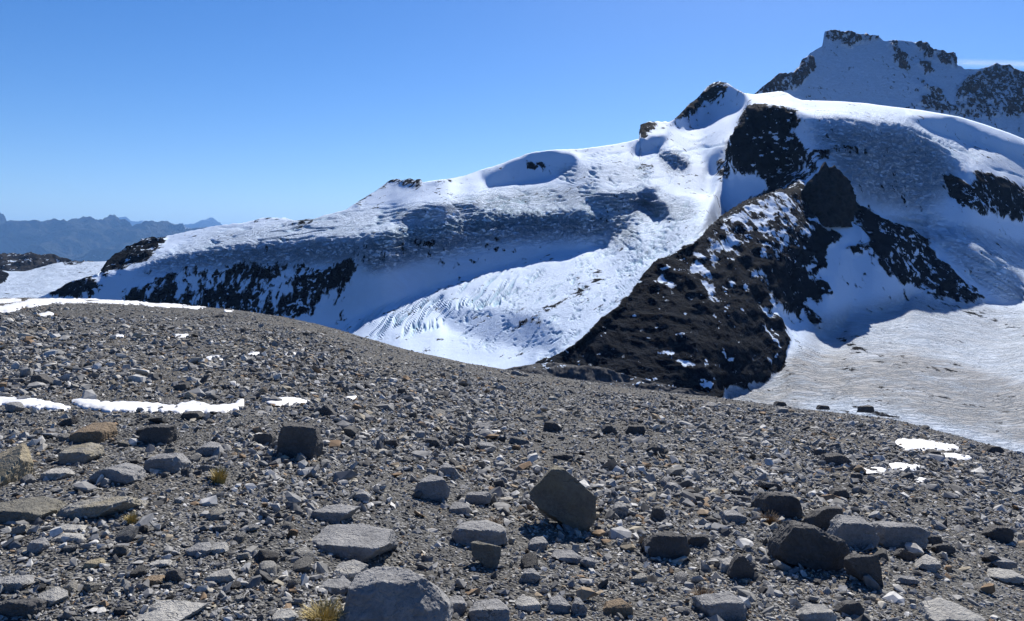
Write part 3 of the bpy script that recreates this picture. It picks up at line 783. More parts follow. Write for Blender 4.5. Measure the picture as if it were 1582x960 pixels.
# stone and gravel materials ------------------------------------------------
def stone_material(name, base=None, per_object=True, lichen=0.0, bump=1.0):
    m = NT(name)
    tc = m.n("ShaderNodeTexCoord").outputs["Object"]
    oi = m.n("ShaderNodeObjectInfo")
    rnd = oi.outputs["Random"]
    off = m.n("ShaderNodeVectorMath", operation='ADD'); m.l(tc, off.inputs[0])
    comb = m.n("ShaderNodeCombineXYZ"); m.l(m.math('MULTIPLY', rnd, 37.0), comb.inputs[0]); m.l(m.math('MULTIPLY', rnd, 91.0), comb.inputs[1]); m.l(comb.outputs[0], off.inputs[1])
    co = off.outputs[0]
    if base is None:
        basec = m.ramp(rnd, [(0.0, (0.10, 0.099, 0.098)), (0.14, (0.15, 0.148, 0.143)), (0.32, (0.22, 0.216, 0.205)), (0.48, (0.17, 0.171, 0.172)), (0.66, (0.28, 0.275, 0.26)), (0.80, (0.22, 0.21, 0.185)), (0.90, (0.40, 0.393, 0.37)), (0.96, (0.35, 0.30, 0.215)), (0.985, (0.27, 0.185, 0.12))])
    else:
        rgb = m.n("ShaderNodeRGB"); rgb.outputs[0].default_value = (*base, 1); basec = rgb.outputs[0]
    n1 = m.noise(co, 7.0, 6, 0.65)
    n2 = m.noise(co, 38.0, 5, 0.7)
    n3 = m.noise(m.mapping(co, (1, 1, 3.2), (0.4, 0.3, 0)), 3.0, 4, 0.6, 0.8)
    mott = m.ramp(n1, [(0.25, (0.62, 0.62, 0.63)), (0.5, (0.98, 0.98, 0.98)), (0.78, (1.30, 1.28, 1.24))])
    col = m.mix(1.0, basec, mott, 'MULTIPLY')
    fine = m.ramp(n2, [(0.3, (0.72, 0.72, 0.73)), (0.7, (1.22, 1.22, 1.2))])
    col = m.mix(0.75, col, fine, 'MULTIPLY')
    if lichen > 0:
        lf = m.ramp(m.noise(co, 4.2, 6, 0.65), [(0.5 - 0.1 * lichen, (0, 0, 0)), (0.62, (1, 1, 1))])
        col = m.mix(m.math('MULTIPLY', lf, lichen), col, (0.25, 0.205, 0.105))
    wob = m.n("ShaderNodeVectorMath", operation='MULTIPLY_ADD'); m.l(m.n("ShaderNodeTexNoise", i_Scale=4.0).outputs[1], wob.inputs[0]); wob.inputs[1].default_value = (0.25, 0.25, 0.25); m.l(co, wob.inputs[2])
    ck = m.voro(m.mapping(wob.outputs[0], (1, 1, 1.9), (0.5, 0.35, 0.2)), 2.3, 'DISTANCE_TO_EDGE', 0)
    crack = m.math('SUBTRACT', 1.0, m.math('MULTIPLY', ck, 34.0, clamp=True), clamp=True)
    crack = m.math('MULTIPLY', crack, m.math('MULTIPLY_ADD', n1, 5.0, -2.3, clamp=True))
    col = m.mix(m.math('MULTIPLY', crack, 0.35), col, (0.04, 0.04, 0.042))
    m.l(col, m.b.inputs["Base Color"])
    m.b.inputs["Roughness"].default_value = 0.82
    m.b.inputs["Specular IOR Level"].default_value = 0.12
    h = m.math('ADD', m.math('MULTIPLY', n1, 0.6), m.math('ADD', m.math('MULTIPLY', n2, 0.28), m.math('ADD', m.math('MULTIPLY', n3, 0.5), m.math('MULTIPLY', m.noise(co, 130.0, 3, 0.6), 0.10))))
    h = m.math('MULTIPLY_ADD', crack, -0.18, h)
    m.l(m.bump(h, 1.0 * bump, 0.05), m.b.inputs["Normal"])
    return m.m

def gravel_material():
    m = NT("gravel_chips")
    rnd = m.n("ShaderNodeObjectInfo").outputs["Random"]
    basec = m.ramp(rnd, [(0.0, (0.06, 0.06, 0.061)), (0.14, (0.115, 0.116, 0.117)), (0.30, (0.235, 0.236, 0.236)), (0.46, (0.155, 0.159, 0.166)), (0.60, (0.31, 0.313, 0.314)), (0.72, (0.20, 0.198, 0.188)), (0.84, (0.50, 0.503, 0.50)), (0.93, (0.30, 0.272, 0.215)), (0.98, (0.21, 0.15, 0.10))])
    co = m.n("ShaderNodeTexCoord").outputs["Object"]
    n1 = m.noise(co, 5.0, 3, 0.65)
    m.l(m.mix(1.0, basec, m.ramp(n1, [(0.3, (0.7, 0.7, 0.7)), (0.7, (1.25, 1.24, 1.22))]), 'MULTIPLY'), m.b.inputs["Base Color"])
    m.b.inputs["Roughness"].default_value = 0.85
    m.b.inputs["Specular IOR Level"].default_value = 0.1
    return m.m

def ground_material():
    m = NT("moraine_grit")
    co = m.n("ShaderNodeTexCoord").outputs["Object"]
    v1 = m.n("ShaderNodeTexVoronoi", i_Scale=42.0); m.l(co, v1.inputs["Vector"])
    g = m.ramp(v1.outputs[1], [(0.0, (0.046, 0.047, 0.048)), (0.5, (0.095, 0.096, 0.096)), (1.0, (0.22, 0.22, 0.218))])
    nz = m.noise(co, 1.3, 5, 0.7)
    col = m.mix(0.8, g, m.ramp(nz, [(0.3, (0.62, 0.62, 0.62)), (0.7, (1.3, 1.29, 1.26))]), 'MULTIPLY')
    br = m.ramp(m.noise(co, 0.22, 4, 0.6), [(0.45, (0, 0, 0)), (0.72, (1, 1, 1))])
    col = m.mix(m.math('MULTIPLY', br, 0.32), col, (0.155, 0.132, 0.10))
    m.l(col, m.b.inputs["Base Color"])
    m.b.inputs["Roughness"].default_value = 0.9
    m.b.inputs["Specular IOR Level"].default_value = 0.08
    m.l(m.bump(m.math('MULTIPLY', v1.outputs[0], -0.03), 1.0, 1.0), m.b.inputs["Normal"])
    return m.m

yrow = np.concatenate([np.linspace(-4, 1.9, 12), np.exp(np.linspace(math.log(2.0), math.log(110.), 430))])
xcol = np.linspace(-1.05, 1.05, 520)
GY = np.repeat(yrow[:, None], len(xcol), 1); GX = xcol[None] * (GY + 6.0)
GP = np.stack([GX, GY, gz(GX, GY)], -1)[::-1]
ground = link("moraine_ground", mesh_from("moraine_ground", GP.reshape(-1, 3), grid_faces(*GY.shape).reshape(-1, 4), [ground_material()]), kind="structure")

# rocks ---------------------------------------------------------------------
_ico_cache = {}
def ico(sub):
    if sub not in _ico_cache:
        bm = bmesh.new(); bmesh.ops.create_icosphere(bm, subdivisions=sub, radius=1.0)
        bm.verts.ensure_lookup_table()
        V = np.array([v.co[:] for v in bm.verts]); Fc = np.array([[v.index for v in f.verts] for f in bm.faces]); bm.free()
        V /= np.linalg.norm(V, axis=1)[:, None]
        _ico_cache[sub] = (V, Fc)
    return _ico_cache[sub]

def plane_rock(normals, dists, sub, seed, rough=0.02, sharp=40.0, dims=(1, 1, 1), cuts=0):
    """a solid bounded by planes, its edges a little worn and its faces uneven"""
    V, Fc = ico(sub)
    n = np.asarray(normals, float); n /= np.linalg.norm(n, axis=1)[:, None]
    if cuts:                                             # knock random corners off
        r0 = np.random.default_rng(seed + 5)
        V3 = ico(3)[0]
        q = V3 / ((np.maximum(V3 @ n.T, 1e-4) / np.asarray(dists, float)[None]).max(1))[:, None]
        cn = r0.normal(size=(cuts, 3)); cn /= np.linalg.norm(cn, axis=1)[:, None]
        cd = (q @ cn.T).max(0) * r0.uniform(0.89, 0.98, cuts)
        n = np.concatenate([n, cn]); dists = np.concatenate([np.asarray(dists, float), cd])
    d = V @ n.T
    inv = np.maximum(d, 1e-4) / np.asarray(dists, float)[None]
    mx = inv.max(1); r = 1.0 / (mx * ((inv / mx[:, None]) ** sharp).sum(1) ** (1.0 / sharp))
    P_ = V * r[:, None]
    if rough:
        q = P_ * 1.0
        nn = fbm(q[:, 0] * 2.2 + seed, q[:, 1] * 2.2, q[:, 2] * 2.2, 4, seed % 97 + 400, 0.55)
        cr = np.abs(perlin(q[:, 0] * 3.1 + 3, q[:, 1] * 3.1, q[:, 2] * 3.1 + seed, 17))
        led = np.round(2.6 * fbm(q[:, 0] * 1.3 + 2 * seed, q[:, 1] * 1.3, q[:, 2] * 2.4, 2, seed % 89 + 450)) / 2.6
        P_ = P_ * (1 + 1.1 * rough * led + rough * nn - rough * 0.8 * (1 - smooth(cr, 0, .12)))[:, None]
    return P_ * np.asarray(dims), Fc

def random_rock(seed, sub=3, flat=0.6, rough=0.03, nplanes=13):
    r = np.random.default_rng(seed)
    n = r.normal(size=(nplanes, 3)); n /= np.linalg.norm(n, axis=1)[:, None]
    d = r.uniform(0.62, 1.0, nplanes)
    n = np.concatenate([n, [[0.08, 0.1, 1], [0, 0.1, -1], [1, .2, .1], [-1, .1, .1], [.1, 1, .1], [-.1, -1, .05]]])
    d = np.concatenate([d, [0.75, 0.7, 1, 1, 0.9, 0.85]])
    return plane_rock(n, d, sub, seed, rough, 70.0, (1, 0.8, flat))

# ---- single boulders and stones, each traced for its place, size and outline (photo pixels)
MATS = {
    "grey": stone_material("grey_stone"),
    "dark": stone_material("dark_basalt", (0.092, 0.091, 0.092)),
    "slate": stone_material("blue_grey_stone", (0.235, 0.237, 0.242)),
    "pale": stone_material("pale_stone", (0.34, 0.335, 0.32)),
    "brown": stone_material("brown_stone", (0.20, 0.155, 0.11)),
    "olive": stone_material("olive_slab", (0.155, 0.15, 0.132), lichen=0.22),
    "lichen": stone_material("lichen_stone", (0.25, 0.245, 0.23), lichen=0.45),
    "ochre": stone_material("ochre_stone", (0.29, 0.255, 0.19), lichen=0.4),
}

def outline_rock(name, outline, mat, label, seed, top=0.35, depth=0.85, lean=0.0, sub=4, rough=0.028, group=None, cuts=4):
    """outline: convex silhouette in photo pixels (clockwise or not); top: share of the height that is the upper, sunlit surface"""
    o = np.asarray(outline, float)
    u0, u1, v0, v1 = o[:, 0].min(), o[:, 0].max(), o[:, 1].min(), o[:, 1].max()
    uc, w, h = (u0 + u1) / 2, u1 - u0, v1 - v0
    # order the outline by angle round its centre and keep it convex
    c = o.mean(0)
    o = o[np.argsort(np.arctan2(o[:, 1] - c[1], o[:, 0] - c[0]))]
    vb = min(v1 - 0.05 * h, 992)
    g = ground_at(uc, vb)
    Yg = g[1]
    D = depth * w / F * Yg * 0.5                     # half depth in metres
    Yc = Yg + D * 0.80
    px = Yc / F
    r = np.random.default_rng(seed)
    phi = math.atan2(c[1] - HV, F); sp, cp = math.sin(phi), math.cos(phi)
    pts = np.stack([(o[:, 0] - c[0]) * px, -(o[:, 1] - c[1]) * px], 1)
    n, d = [], []
    m_ = len(pts)
    for i in range(m_):
        p1, p2 = pts[i], pts[(i + 1) % m_]
        e = p2 - p1; L_ = np.hypot(*e)
        if L_ < 1e-6: continue
        nn = np.array([e[1], -e[0]]) / L_
        dd = nn @ p1
        if dd < 0: nn, dd = -nn, -dd
        t = r.uniform(-0.10, 0.10)                   # the sides flare or taper a little
        n.append([nn[0], nn[1] * sp + t, nn[1] * cp]); d.append(max(dd, 0.10 * px * h))
        nl = np.linalg.norm(n[-1]); d[-1] = d[-1] / nl * (1.0 + 0.5 * abs(t) * 0.3)
    hh = h * px / 2; ww = w * px / 2
    n.append([r.uniform(-.15, .15), -1, 0.04 + lean]); d.append(D * 0.80)
    for sg_ in (-1, 1):                               # chamfers of the two front corners
        a_ = r.uniform(.45, .9); c_ = 0.05 + lean
        n.append([sg_ * a_, -1, c_]); d.append((a_ * ww * r.uniform(.62, .88) + 0.8 * D) / math.sqrt(a_ * a_ + 1 + c_ * c_))
    vt = -(v0 + top * h - c[1]) * px                 # picture height of the front top edge
    ye = -D * 0.80
    ze = (vt - ye * sp) / cp
    slope = min(max(0.06, (top * h * px / (1.7 * D) - sp) / cp + 0.06), 0.75)
    nt = np.array([r.uniform(-.12, .12), -slope, 1.0]); nt /= np.linalg.norm(nt)
    n.append(nt); d.append(max(nt @ np.array([0, ye, ze]), 0.12 * hh))
    sg = 1 if r.random() < 0.5 else -1
    nt2 = np.array([sg * (r.uniform(.18, .45) if top > 0.2 else 0.05), -slope * r.uniform(.3, 1.1), 1.0]); nt2 /= np.linalg.norm(nt2)
    n.append(nt2); d.append(max(nt2 @ np.array([sg * ww * r.uniform(.25, .6), ye, ze]), 0.12 * hh))
    n.append([r.uniform(-.3, .3), 1, 0.25]); d.append(D)
    for sg_ in (-1, 1):
        n.append([sg_ * 0.7, 1, 0.1]); d.append((0.7 * ww * 0.85 + D) / 1.225)
    n.append([0, 0, -1]); d.append(hh * 1.15)
    N_ = np.asarray(n, float); N_ /= np.linalg.norm(N_, axis=1)[:, None]
    sz = min(ww, hh)
    P_, Fc = plane_rock(N_, np.asarray(d) / sz, sub, seed, rough, 240.0, cuts=cuts)
    P_ = P_ * sz
    cz = CAMZ + (HV - c[1]) / F * Yc
    cx = (c[0] - CX) / F * Yc
    zmin = P_[:, 2].min()
    me = mesh_from(name, P_ - [0, 0, zmin], Fc, [MATS[mat]], None, None, False)
    ob = link(name, me, label=label, category="rock" if "boulder" not in name else "boulder")
    ob.location = (cx, Yc, cz + zmin)
    if group: ob["group"] = group
    return ob, (cx, Yc, max(ww, D))

def box8(u0, v0, u1, v1, seed):
    r = np.random.default_rng(seed)
    w, h = u1 - u0, v1 - v0
    a = r.uniform(0.08, 0.38, 8)
    return [(u0 + a[0] * w, v0 + h * r.uniform(0, .08)), (u1 - a[1] * w, v0 + h * r.uniform(0, .18)), (u1, v0 + a[2] * h + .1 * h), (u1 - .04 * w, v1 - a[3] * h * .6),
            (u1 - a[4] * w * .6, v1), (u0 + a[5] * w * .6, v1), (u0 + .03 * w, v1 - a[6] * h * .6), (u0, v0 + a[7] * h + .12 * h)]

HERO = [
 # name, outline (or bbox), material, label, top share, depth, lean, sub
 ("boulder", [(575, 880), (548, 893), (536, 945), (540, 985), (640, 1000), (690, 985), (695, 935), (672, 908), (630, 885)], "slate", "largest rough grey boulder, cut off by the bottom edge", .28, .9, .45, 5),
 ("boulder", [(490, 815), (483, 838), (486, 850), (540, 868), (570, 868), (606, 840), (600, 820), (560, 813)], "slate", "flat-topped grey slab with dark front, above the largest bottom boulder", .55, .9, .0, 5),
 ("boulder", [(703, 818), (712, 810), (752, 808), (781, 816), (783, 838), (760, 846), (708, 848), (700, 832)], "slate", "layered blue-grey block with a brown wedge leaning at its front", .30, .9, .0, 4),
 ("rock", [(727, 840), (738, 838), (774, 846), (774, 862), (765, 878), (752, 876), (730, 858)], "olive", "brown wedge stone leaning on the layered blue-grey block", .15, .5, .1, 4),
 ("boulder", [(817, 762), (856, 721), (868, 726), (918, 767), (919, 800), (901, 825), (832, 785)], "olive", "tilted dark slab standing on its corner in mid foreground", .06, .45, -.15, 5),
 ("boulder", [(427, 708), (428, 696), (440, 662), (452, 654), (466, 655), (490, 662), (494, 680), (488, 708), (460, 712)], "dark", "upright dark boulder, tallest on the left slope", .10, .7, -.05, 5),
 ("rock", [(393, 672), (420, 668), (424, 676), (422, 690), (394, 690)], "dark", "small dark block just left of the tall upright boulder", .12, .8, 0, 4),
 ("boulder", [(-30, 690), (-20, 676), (8, 673), (26, 690), (36, 712), (30, 740), (26, 752), (-30, 752)], "ochre", "yellowish lichen boulder cut off by the left edge", .65, .8, .8, 5),
 ("boulder", [(115, 656), (150, 654), (163, 656), (168, 668), (164, 686), (116, 686)], "brown", "square brownish block with pale top, below the left snow strip", .42, .9, 0, 4),
 ("boulder", [(217, 686), (222, 670), (234, 657), (270, 658), (264, 684), (240, 688)], "dark", "dark slanted block right of the square brownish block", .12, .7, -.05, 4),
 ("boulder", [(95, 708), (104, 690), (125, 685), (146, 690), (150, 704), (136, 718), (98, 714)], "lichen", "rounded lichen-spotted boulder in front of the square brownish block", .45, .9, .1, 4),
 ("boulder", [(135, 748), (160, 728), (185, 718), (212, 726), (215, 742), (200, 750), (140, 750)], "slate", "dark wedge boulder with bright right end, below the lichen boulder", .25, .8, 0, 4),
 ("boulder", [(229, 716), (240, 702), (272, 700), (286, 714), (284, 726), (262, 732), (232, 730)], "slate", "dark blue-grey boulder left of the grass tuft", .28, .9, 0, 4),
 ("rock", [(306, 692), (318, 684), (336, 686), (344, 698), (340, 705), (308, 704)], "slate", "grey stone just above the grass tuft on the left", .35, .9, 0, 4),
 ("rock", [(66, 738), (78, 724), (96, 724), (107, 732), (98, 742), (76, 743)], "pale", "stone with bright right side, right of the yellowish edge boulder", .40, .9, 0, 4),
 ("boulder", [(-20, 790), (10, 776), (55, 767), (84, 774), (88, 790), (80, 806), (20, 810), (-20, 808)], "olive", "broad olive slab at the left edge under the yellowish boulder", .55, .9, .15, 5),
 ("boulder", [(98, 796), (120, 778), (160, 768), (206, 770), (212, 780), (178, 800), (140, 804), (104, 802)], "lichen", "long flat slab with dark underside, beside the broad olive slab", .48, 1.0, .1, 5),
 ("boulder", [(642, 762), (648, 746), (662, 734), (684, 740), (695, 756), (692, 768), (676, 775), (645, 770)], "slate", "pointed dark boulder with pale rim left of the tilted slab", .22, .8, 0, 4),
 ("rock", [(674, 736), (680, 720), (692, 716), (706, 728), (713, 737), (692, 739)], "slate", "triangular stone behind the pointed pale-rimmed boulder", .30, .8, 0, 4),
 ("rock", [(718, 776), (722, 762), (750, 760), (760, 764), (756, 778), (736, 781)], "slate", "low blue-grey block right of the pointed pale-rimmed boulder", .25, .9, 0, 4),
 ("rock", [(692, 790), (700, 774), (720, 778), (730, 790), (722, 796), (698, 796)], "slate", "rough grey stone below the low blue-grey block", .55, .9, .1, 4),
 ("boulder", [(486, 802), (490, 788), (520, 780), (552, 782), (555, 792), (530, 804), (522, 811), (490, 808)], "slate", "low slab with pale right end, above the flat-topped grey slab", .40, .9, 0, 4),
 ("rock", [(545, 766), (556, 756), (572, 766), (570, 776), (548, 775)], "slate", "small blue-grey cobble above the low slab with pale end", .4, .9, 0, 3),
 ("boulder", [(0, 945), (10, 930), (52, 926), (68, 930), (70, 948), (60, 955), (5, 955)], "dark", "dark flat block in the bottom left corner", .25, .8, 0, 4),
 ("boulder", [(-15, 902), (0, 893), (36, 890), (52, 902), (40, 914), (-15, 916)], "slate", "pale-topped slab at the left edge above the corner block", .45, 1.0, 0, 4),
 ("rock", [(62, 918), (80, 908), (98, 912), (100, 922), (78, 940), (70, 936)], "pale", "pale triangular stone touching the dark corner block", .6, .9, .1, 4),
 ("boulder", [(205, 950), (226, 934), (280, 930), (330, 934), (330, 946), (290, 962), (280, 975), (212, 975)], "pale", "pale grey slab at the bottom edge left of centre", .7, .9, .2, 5),
 ("boulder", [(993, 846), (1004, 830), (1030, 822), (1058, 832), (1063, 848), (1056, 860), (1022, 867), (1000, 862)], "dark", "dark rounded boulder right of centre, apart from the cluster", .18, .8, -.05, 5),
 ("rock", [(1060, 836), (1066, 828), (1090, 826), (1095, 836), (1090, 844), (1070, 846)], "dark", "small dark stone touching the dark rounded boulder's right side", .2, .9, 0, 4),
 ("boulder", [(1195, 858), (1198, 838), (1222, 808), (1245, 812), (1292, 834), (1303, 852), (1296, 874), (1283, 884), (1240, 876), (1200, 864)], "dark", "largest dark boulder of the right-hand cluster", .16, .75, -.08, 5),
 ("boulder", [(1247, 804), (1262, 790), (1282, 783), (1296, 785), (1297, 802), (1290, 816), (1272, 820), (1250, 812)], "dark", "dark boulder at the back of the right-hand cluster", .12, .8, -.05, 5),
 ("boulder", [(1283, 836), (1290, 812), (1304, 796), (1336, 800), (1346, 824), (1352, 838), (1330, 848), (1296, 847)], "slate", "grey flat-topped boulder in the middle of the right-hand cluster", .28, .8, -.05, 5),
 ("boulder", [(1346, 824), (1352, 810), (1362, 806), (1400, 811), (1426, 822), (1430, 836), (1424, 846), (1380, 850), (1352, 840)], "slate", "long low boulder at the right of the right-hand cluster", .22, .7, -.05, 5),
 ("rock", [(1424, 830), (1440, 826), (1452, 832), (1452, 840), (1436, 844)], "dark", "small stone at the right tip of the long low boulder", .2, .8, 0, 4),
 ("boulder", [(1305, 866), (1320, 858), (1352, 860), (1360, 890), (1362, 905), (1345, 906), (1318, 888)], "dark", "dark wedge stone in front of the right-hand cluster", .06, .5, -.1, 5),
 ("boulder", [(1175, 772), (1182, 762), (1212, 761), (1228, 775), (1240, 796), (1225, 802), (1190, 800), (1176, 788)], "dark", "dark rounded boulder with dry grass at its foot, behind the cluster", .15, .8, -.05, 5),
 ("rock", [(1162, 776), (1170, 766), (1182, 768), (1182, 788), (1165, 788)], "dark", "small rock pressed to the left of the grass-footed boulder", .2, .8, 0, 4),
 ("boulder", [(1124, 888), (1132, 868), (1142, 858), (1156, 872), (1168, 890), (1160, 898), (1130, 896)], "dark", "peaked dark stone left of the right-hand cluster", .10, .7, -.05, 4),
 ("rock", [(1111, 878), (1116, 866), (1132, 860), (1138, 866), (1128, 886), (1113, 886)], "pale", "pale-topped cobble behind the peaked dark stone", .5, .9, 0, 4),
 ("boulder", [(1078, 925), (1086, 920), (1130, 917), (1144, 930), (1148, 950), (1138, 960), (1096, 957), (1080, 938)], "slate", "blocky boulder with bright flat top near the bottom edge", .36, .9, 0, 5),
 ("rock", [(930, 944), (940, 930), (960, 926), (976, 938), (978, 948), (960, 954), (936, 953)], "brown", "rounded brown stone near the bottom edge", .45, .9, .2, 4),
 ("rock", [(839, 667), (842, 652), (852, 650), (868, 662), (866, 668), (848, 669)], "dark", "dark triangular stone above the tilted slab", .18, .8, 0, 4),
 ("rock", [(928, 668), (932, 660), (940, 656), (952, 666), (954, 672), (938, 673)], "dark", "dark pointed stone, left one of the pair above centre right", .15, .8, 0, 4),
 ("rock", [(966, 668), (972, 658), (992, 657), (997, 664), (994, 672), (970, 673)], "dark", "dark squat stone, right one of the pair above centre right", .15, .8, 0, 4),
 ("rock", [(996, 696), (1006, 690), (1024, 693), (1025, 702), (1014, 702)], "dark", "flat black shard lying alone below the pair of dark stones", .12, .8, 0, 3),
 ("rock", [(853, 705), (858, 700), (882, 702), (885, 708), (882, 711), (858, 710)], "dark", "flat dark stone with warm pale top behind the tilted slab", .3, .9, 0, 4),
 ("rock", [(1268, 714), (1274, 702), (1296, 700), (1310, 712), (1306, 722), (1278, 721)], "dark", "dark stone with snow crumb, left of the right snow patches", .22, .8, 0, 4),
 ("rock", [(1315, 742), (1318, 732), (1328, 730), (1332, 740), (1326, 746)], "dark", "small dark stone at the left tip of the lower right snow patch", .2, .8, 0, 3),
 ("rock", [(1431, 704), (1436, 695), (1447, 694), (1452, 702), (1446, 708)], "dark", "dark stone poking through the right snow patch", .3, .8, 0, 4),
 ("rock", [(1521, 698), (1528, 688), (1540, 690), (1548, 697), (1540, 702)], "dark", "dark stone on the right crest against the glacier", .2, .8, 0, 4),
 ("rock", [(1327, 637), (1329, 628), (1344, 626), (1349, 632), (1346, 638)], "dark", "blocky dark stone on the crest against the flat glacier", .2, .8, 0, 3),
 ("rock", [(1262, 633), (1266, 626), (1278, 627), (1280, 633)], "dark", "low dark stone on the crest left of the blocky one", .2, .8, 0, 3),
 ("rock", [(1195, 628), (1201, 620), (1213, 622), (1214, 628)], "dark", "upper dark stone of the crest pair near the spur's foot", .2, .8, 0, 3),
 ("rock", [(1198, 639), (1204, 629), (1216, 631), (1217, 639)], "slate", "lower grey stone of the crest pair near the spur's foot", .3, .8, 0, 3),
 ("rock", [(48, 596), (54, 580), (64, 578), (80, 590), (79, 599), (56, 599)], "dark", "dark wedge stone above the left snow strip", .12, .8, 0, 4),
 ("rock", [(494, 642), (498, 628), (504, 625), (519, 640), (516, 645)], "dark", "dark pointed stone right of the short snow patch", .15, .8, 0, 4),
 ("rock", [(269, 600), (276, 592), (288, 591), (292, 600), (284, 604)], "dark", "dark lump above the middle of the left snow strip", .25, .8, 0, 3),
 ("rock", [(8, 632), (14, 622), (28, 620), (32, 630), (24, 638)], "slate", "bright-edged stone at the left end of the snow strip", .3, .8, 0, 3),
 ("rock", [(280, 645), (288, 636), (306, 635), (312, 644), (304, 650)], "dark", "dark stone just below the snow strip's right half", .25, .8, 0, 3),
 ("rock", [(1426, 865), (1440, 858), (1450, 862), (1448, 878), (1436, 884), (1415, 876)], "pale", "angular pale stone right of the cluster's wedge stone", .55, .9, .1, 4),
 ("rock", [(1440, 846), (1452, 841), (1470, 846), (1473, 854), (1456, 858), (1442, 855)], "dark", "dark oval stone below the long low boulder's tip", .12, .8, 0, 4),
 ("rock", [(1380, 858), (1392, 848), (1410, 856), (1412, 864), (1396, 866)], "dark", "dark stone lying between the long low boulder and the pale stone", .18, .8, 0, 3),
 ("rock", [(1381, 898), (1390, 890), (1410, 892), (1416, 900), (1400, 904)], "slate", "layered bluish shard below the angular pale stone", .4, .9, 0, 3),
 ("rock", [(1292, 944), (1302, 932), (1318, 929), (1332, 942), (1326, 953), (1304, 954)], "dark", "black angular stone near the bottom edge at right", .2, .8, 0, 4),
 ("boulder", [(1428, 955), (1440, 930), (1466, 924), (1490, 936), (1510, 955), (1500, 975), (1440, 975)], "pale", "broad pale slab at the bottom right edge", .65, .9, .2, 5),
 ("rock", [(1235, 950), (1250, 934), (1275, 936), (1290, 955), (1270, 970), (1240, 970)], "pale", "wedge-shaped pale stone at the bottom, left of the black angular stone", .4, .8, .1, 4),
 ("boulder", [(724, 946), (734, 930), (764, 926), (786, 942), (784, 962), (730, 966)], "slate", "round bluish boulder at the bottom, right of the largest boulder", .45, .9, .2, 4),
 ("rock", [(690, 940), (696, 922), (712, 922), (722, 936), (716, 950), (696, 950)], "slate", "bluish stone tucked against the largest boulder's right side", .4, .9, .1, 4),
 ("boulder", [(516, 888), (520, 872), (545, 866), (566, 874), (556, 892), (538, 902), (524, 900)], "pale", "pale slab resting behind the largest boulder's left shoulder", .6, .9, .1, 4),
 ("rock", [(492, 912), (505, 896), (530, 894), (545, 905), (535, 918), (500, 920)], "slate", "smooth grey stone between the dry grass and largest boulder", .55, .9, .15, 4),
 ("rock", [(420, 950), (426, 942), (445, 940), (458, 952), (452, 965), (422, 965)], "pale", "white-topped cobble left of the bottom grass tuft", .6, .9, .1, 4),
 ("rock", [(851, 860), (858, 850), (884, 851), (900, 862), (896, 872), (868, 869)], "slate", "smooth grey slab below the tilted dark slab's shadow", .55, .9, .15, 4),
 ("rock", [(897, 868), (904, 861), (918, 864), (920, 874), (908, 880)], "slate", "cube-like cobble at the right end of the smooth grey slab", .35, .9, 0, 3),
 ("rock", [(815, 846), (820, 832), (842, 831), (847, 842), (838, 852), (820, 852)], "slate", "grey cobble left of the smooth grey slab", .45, .9, .1, 4),
 ("rock", [(800, 898), (812, 880), (826, 878), (836, 892), (826, 902), (804, 902)], "slate", "sharp-edged dark stone below the grey cobble", .35, .8, 0, 4),
 ("rock", [(845, 940), (852, 924), (866, 920), (882, 936), (876, 948), (852, 948)], "slate", "rough bluish cobble near the bottom edge, middle of three", .55, .9, .15, 4),
 ("rock", [(882, 942), (888, 926), (896, 924), (908, 942), (902, 952), (888, 950)], "slate", "upright bluish cobble right of the rough one at bottom", .4, .8, .1, 4),
 ("rock", [(795, 930), (806, 920), (826, 924), (838, 938), (828, 946), (800, 942)], "pale", "pale flat stone left of the rough bluish cobble", .6, .9, .1, 4),
 ("rock", [(1005, 800), (1010, 784), (1018, 782), (1030, 798), (1026, 808), (1010, 808)], "dark", "dark upright stone between tilted slab and dark rounded boulder", .18, .8, 0, 4),
 ("rock", [(943, 794), (952, 776), (964, 778), (972, 792), (964, 800), (948, 800)], "slate", "dark-sided stone right of the tilted slab", .35, .8, 0, 4),
 ("rock", [(290, 852), (300, 840), (320, 838), (326, 850), (318, 862), (296, 858)], "slate", "rounded grey stone in the left foreground with dark base", .55, .9, .1, 4),
 ("rock", [(322, 850), (330, 838), (346, 838), (350, 852), (338, 858)], "pale", "pale block touching the rounded grey stone in left foreground", .55, .9, .1, 4),
 ("rock", [(85, 818), (100, 811), (130, 812), (140, 820), (120, 824), (92, 823)], "pale", "thin pale slab lying below the long flat slab", .6, 1.2, .1, 4),
 ("rock", [(84, 834), (100, 824), (140, 826), (150, 836), (120, 838)], "pale", "second thin pale slab just under the first at left", .6, 1.2, .1, 4),
 ("rock", [(42, 856), (50, 836), (64, 830), (72, 842), (68, 856)], "slate", "leaning blue-grey stone below the broad olive slab", .4, .8, .1, 4),
 ("rock", [(130, 878), (138, 866), (152, 862), (158, 870), (150, 880)], "ochre", "yellow rounded cobble in the left foreground", .5, .9, .1, 4),
 ("rock", [(222, 900), (230, 890), (246, 888), (252, 898), (240, 906)], "brown", "pinkish cobble above the pale bottom slab", .5, .9, .1, 4),
 ("rock", [(256, 898), (262, 882), (274, 880), (285, 894), (278, 901)], "dark", "dark triangular cobble beside the pinkish one", .15, .8, 0, 4),
 ("rock", [(318, 897), (332, 884), (350, 880), (364, 894), (352, 902), (326, 900)], "pale", "bright-faced stone right of the dark triangular cobble", .5, .9, 0, 4),
 ("rock", [(232, 876), (240, 866), (258, 865), (264, 874), (250, 878)], "pale", "white-topped shard above the pinkish cobble", .5, .9, 0, 3),
 ("rock", [(1112, 806), (1118, 790), (1136, 788), (1152, 800), (1146, 808), (1122, 810)], "slate", "flat-topped grey stone left of the grass-footed boulder", .4, .9, 0, 4),
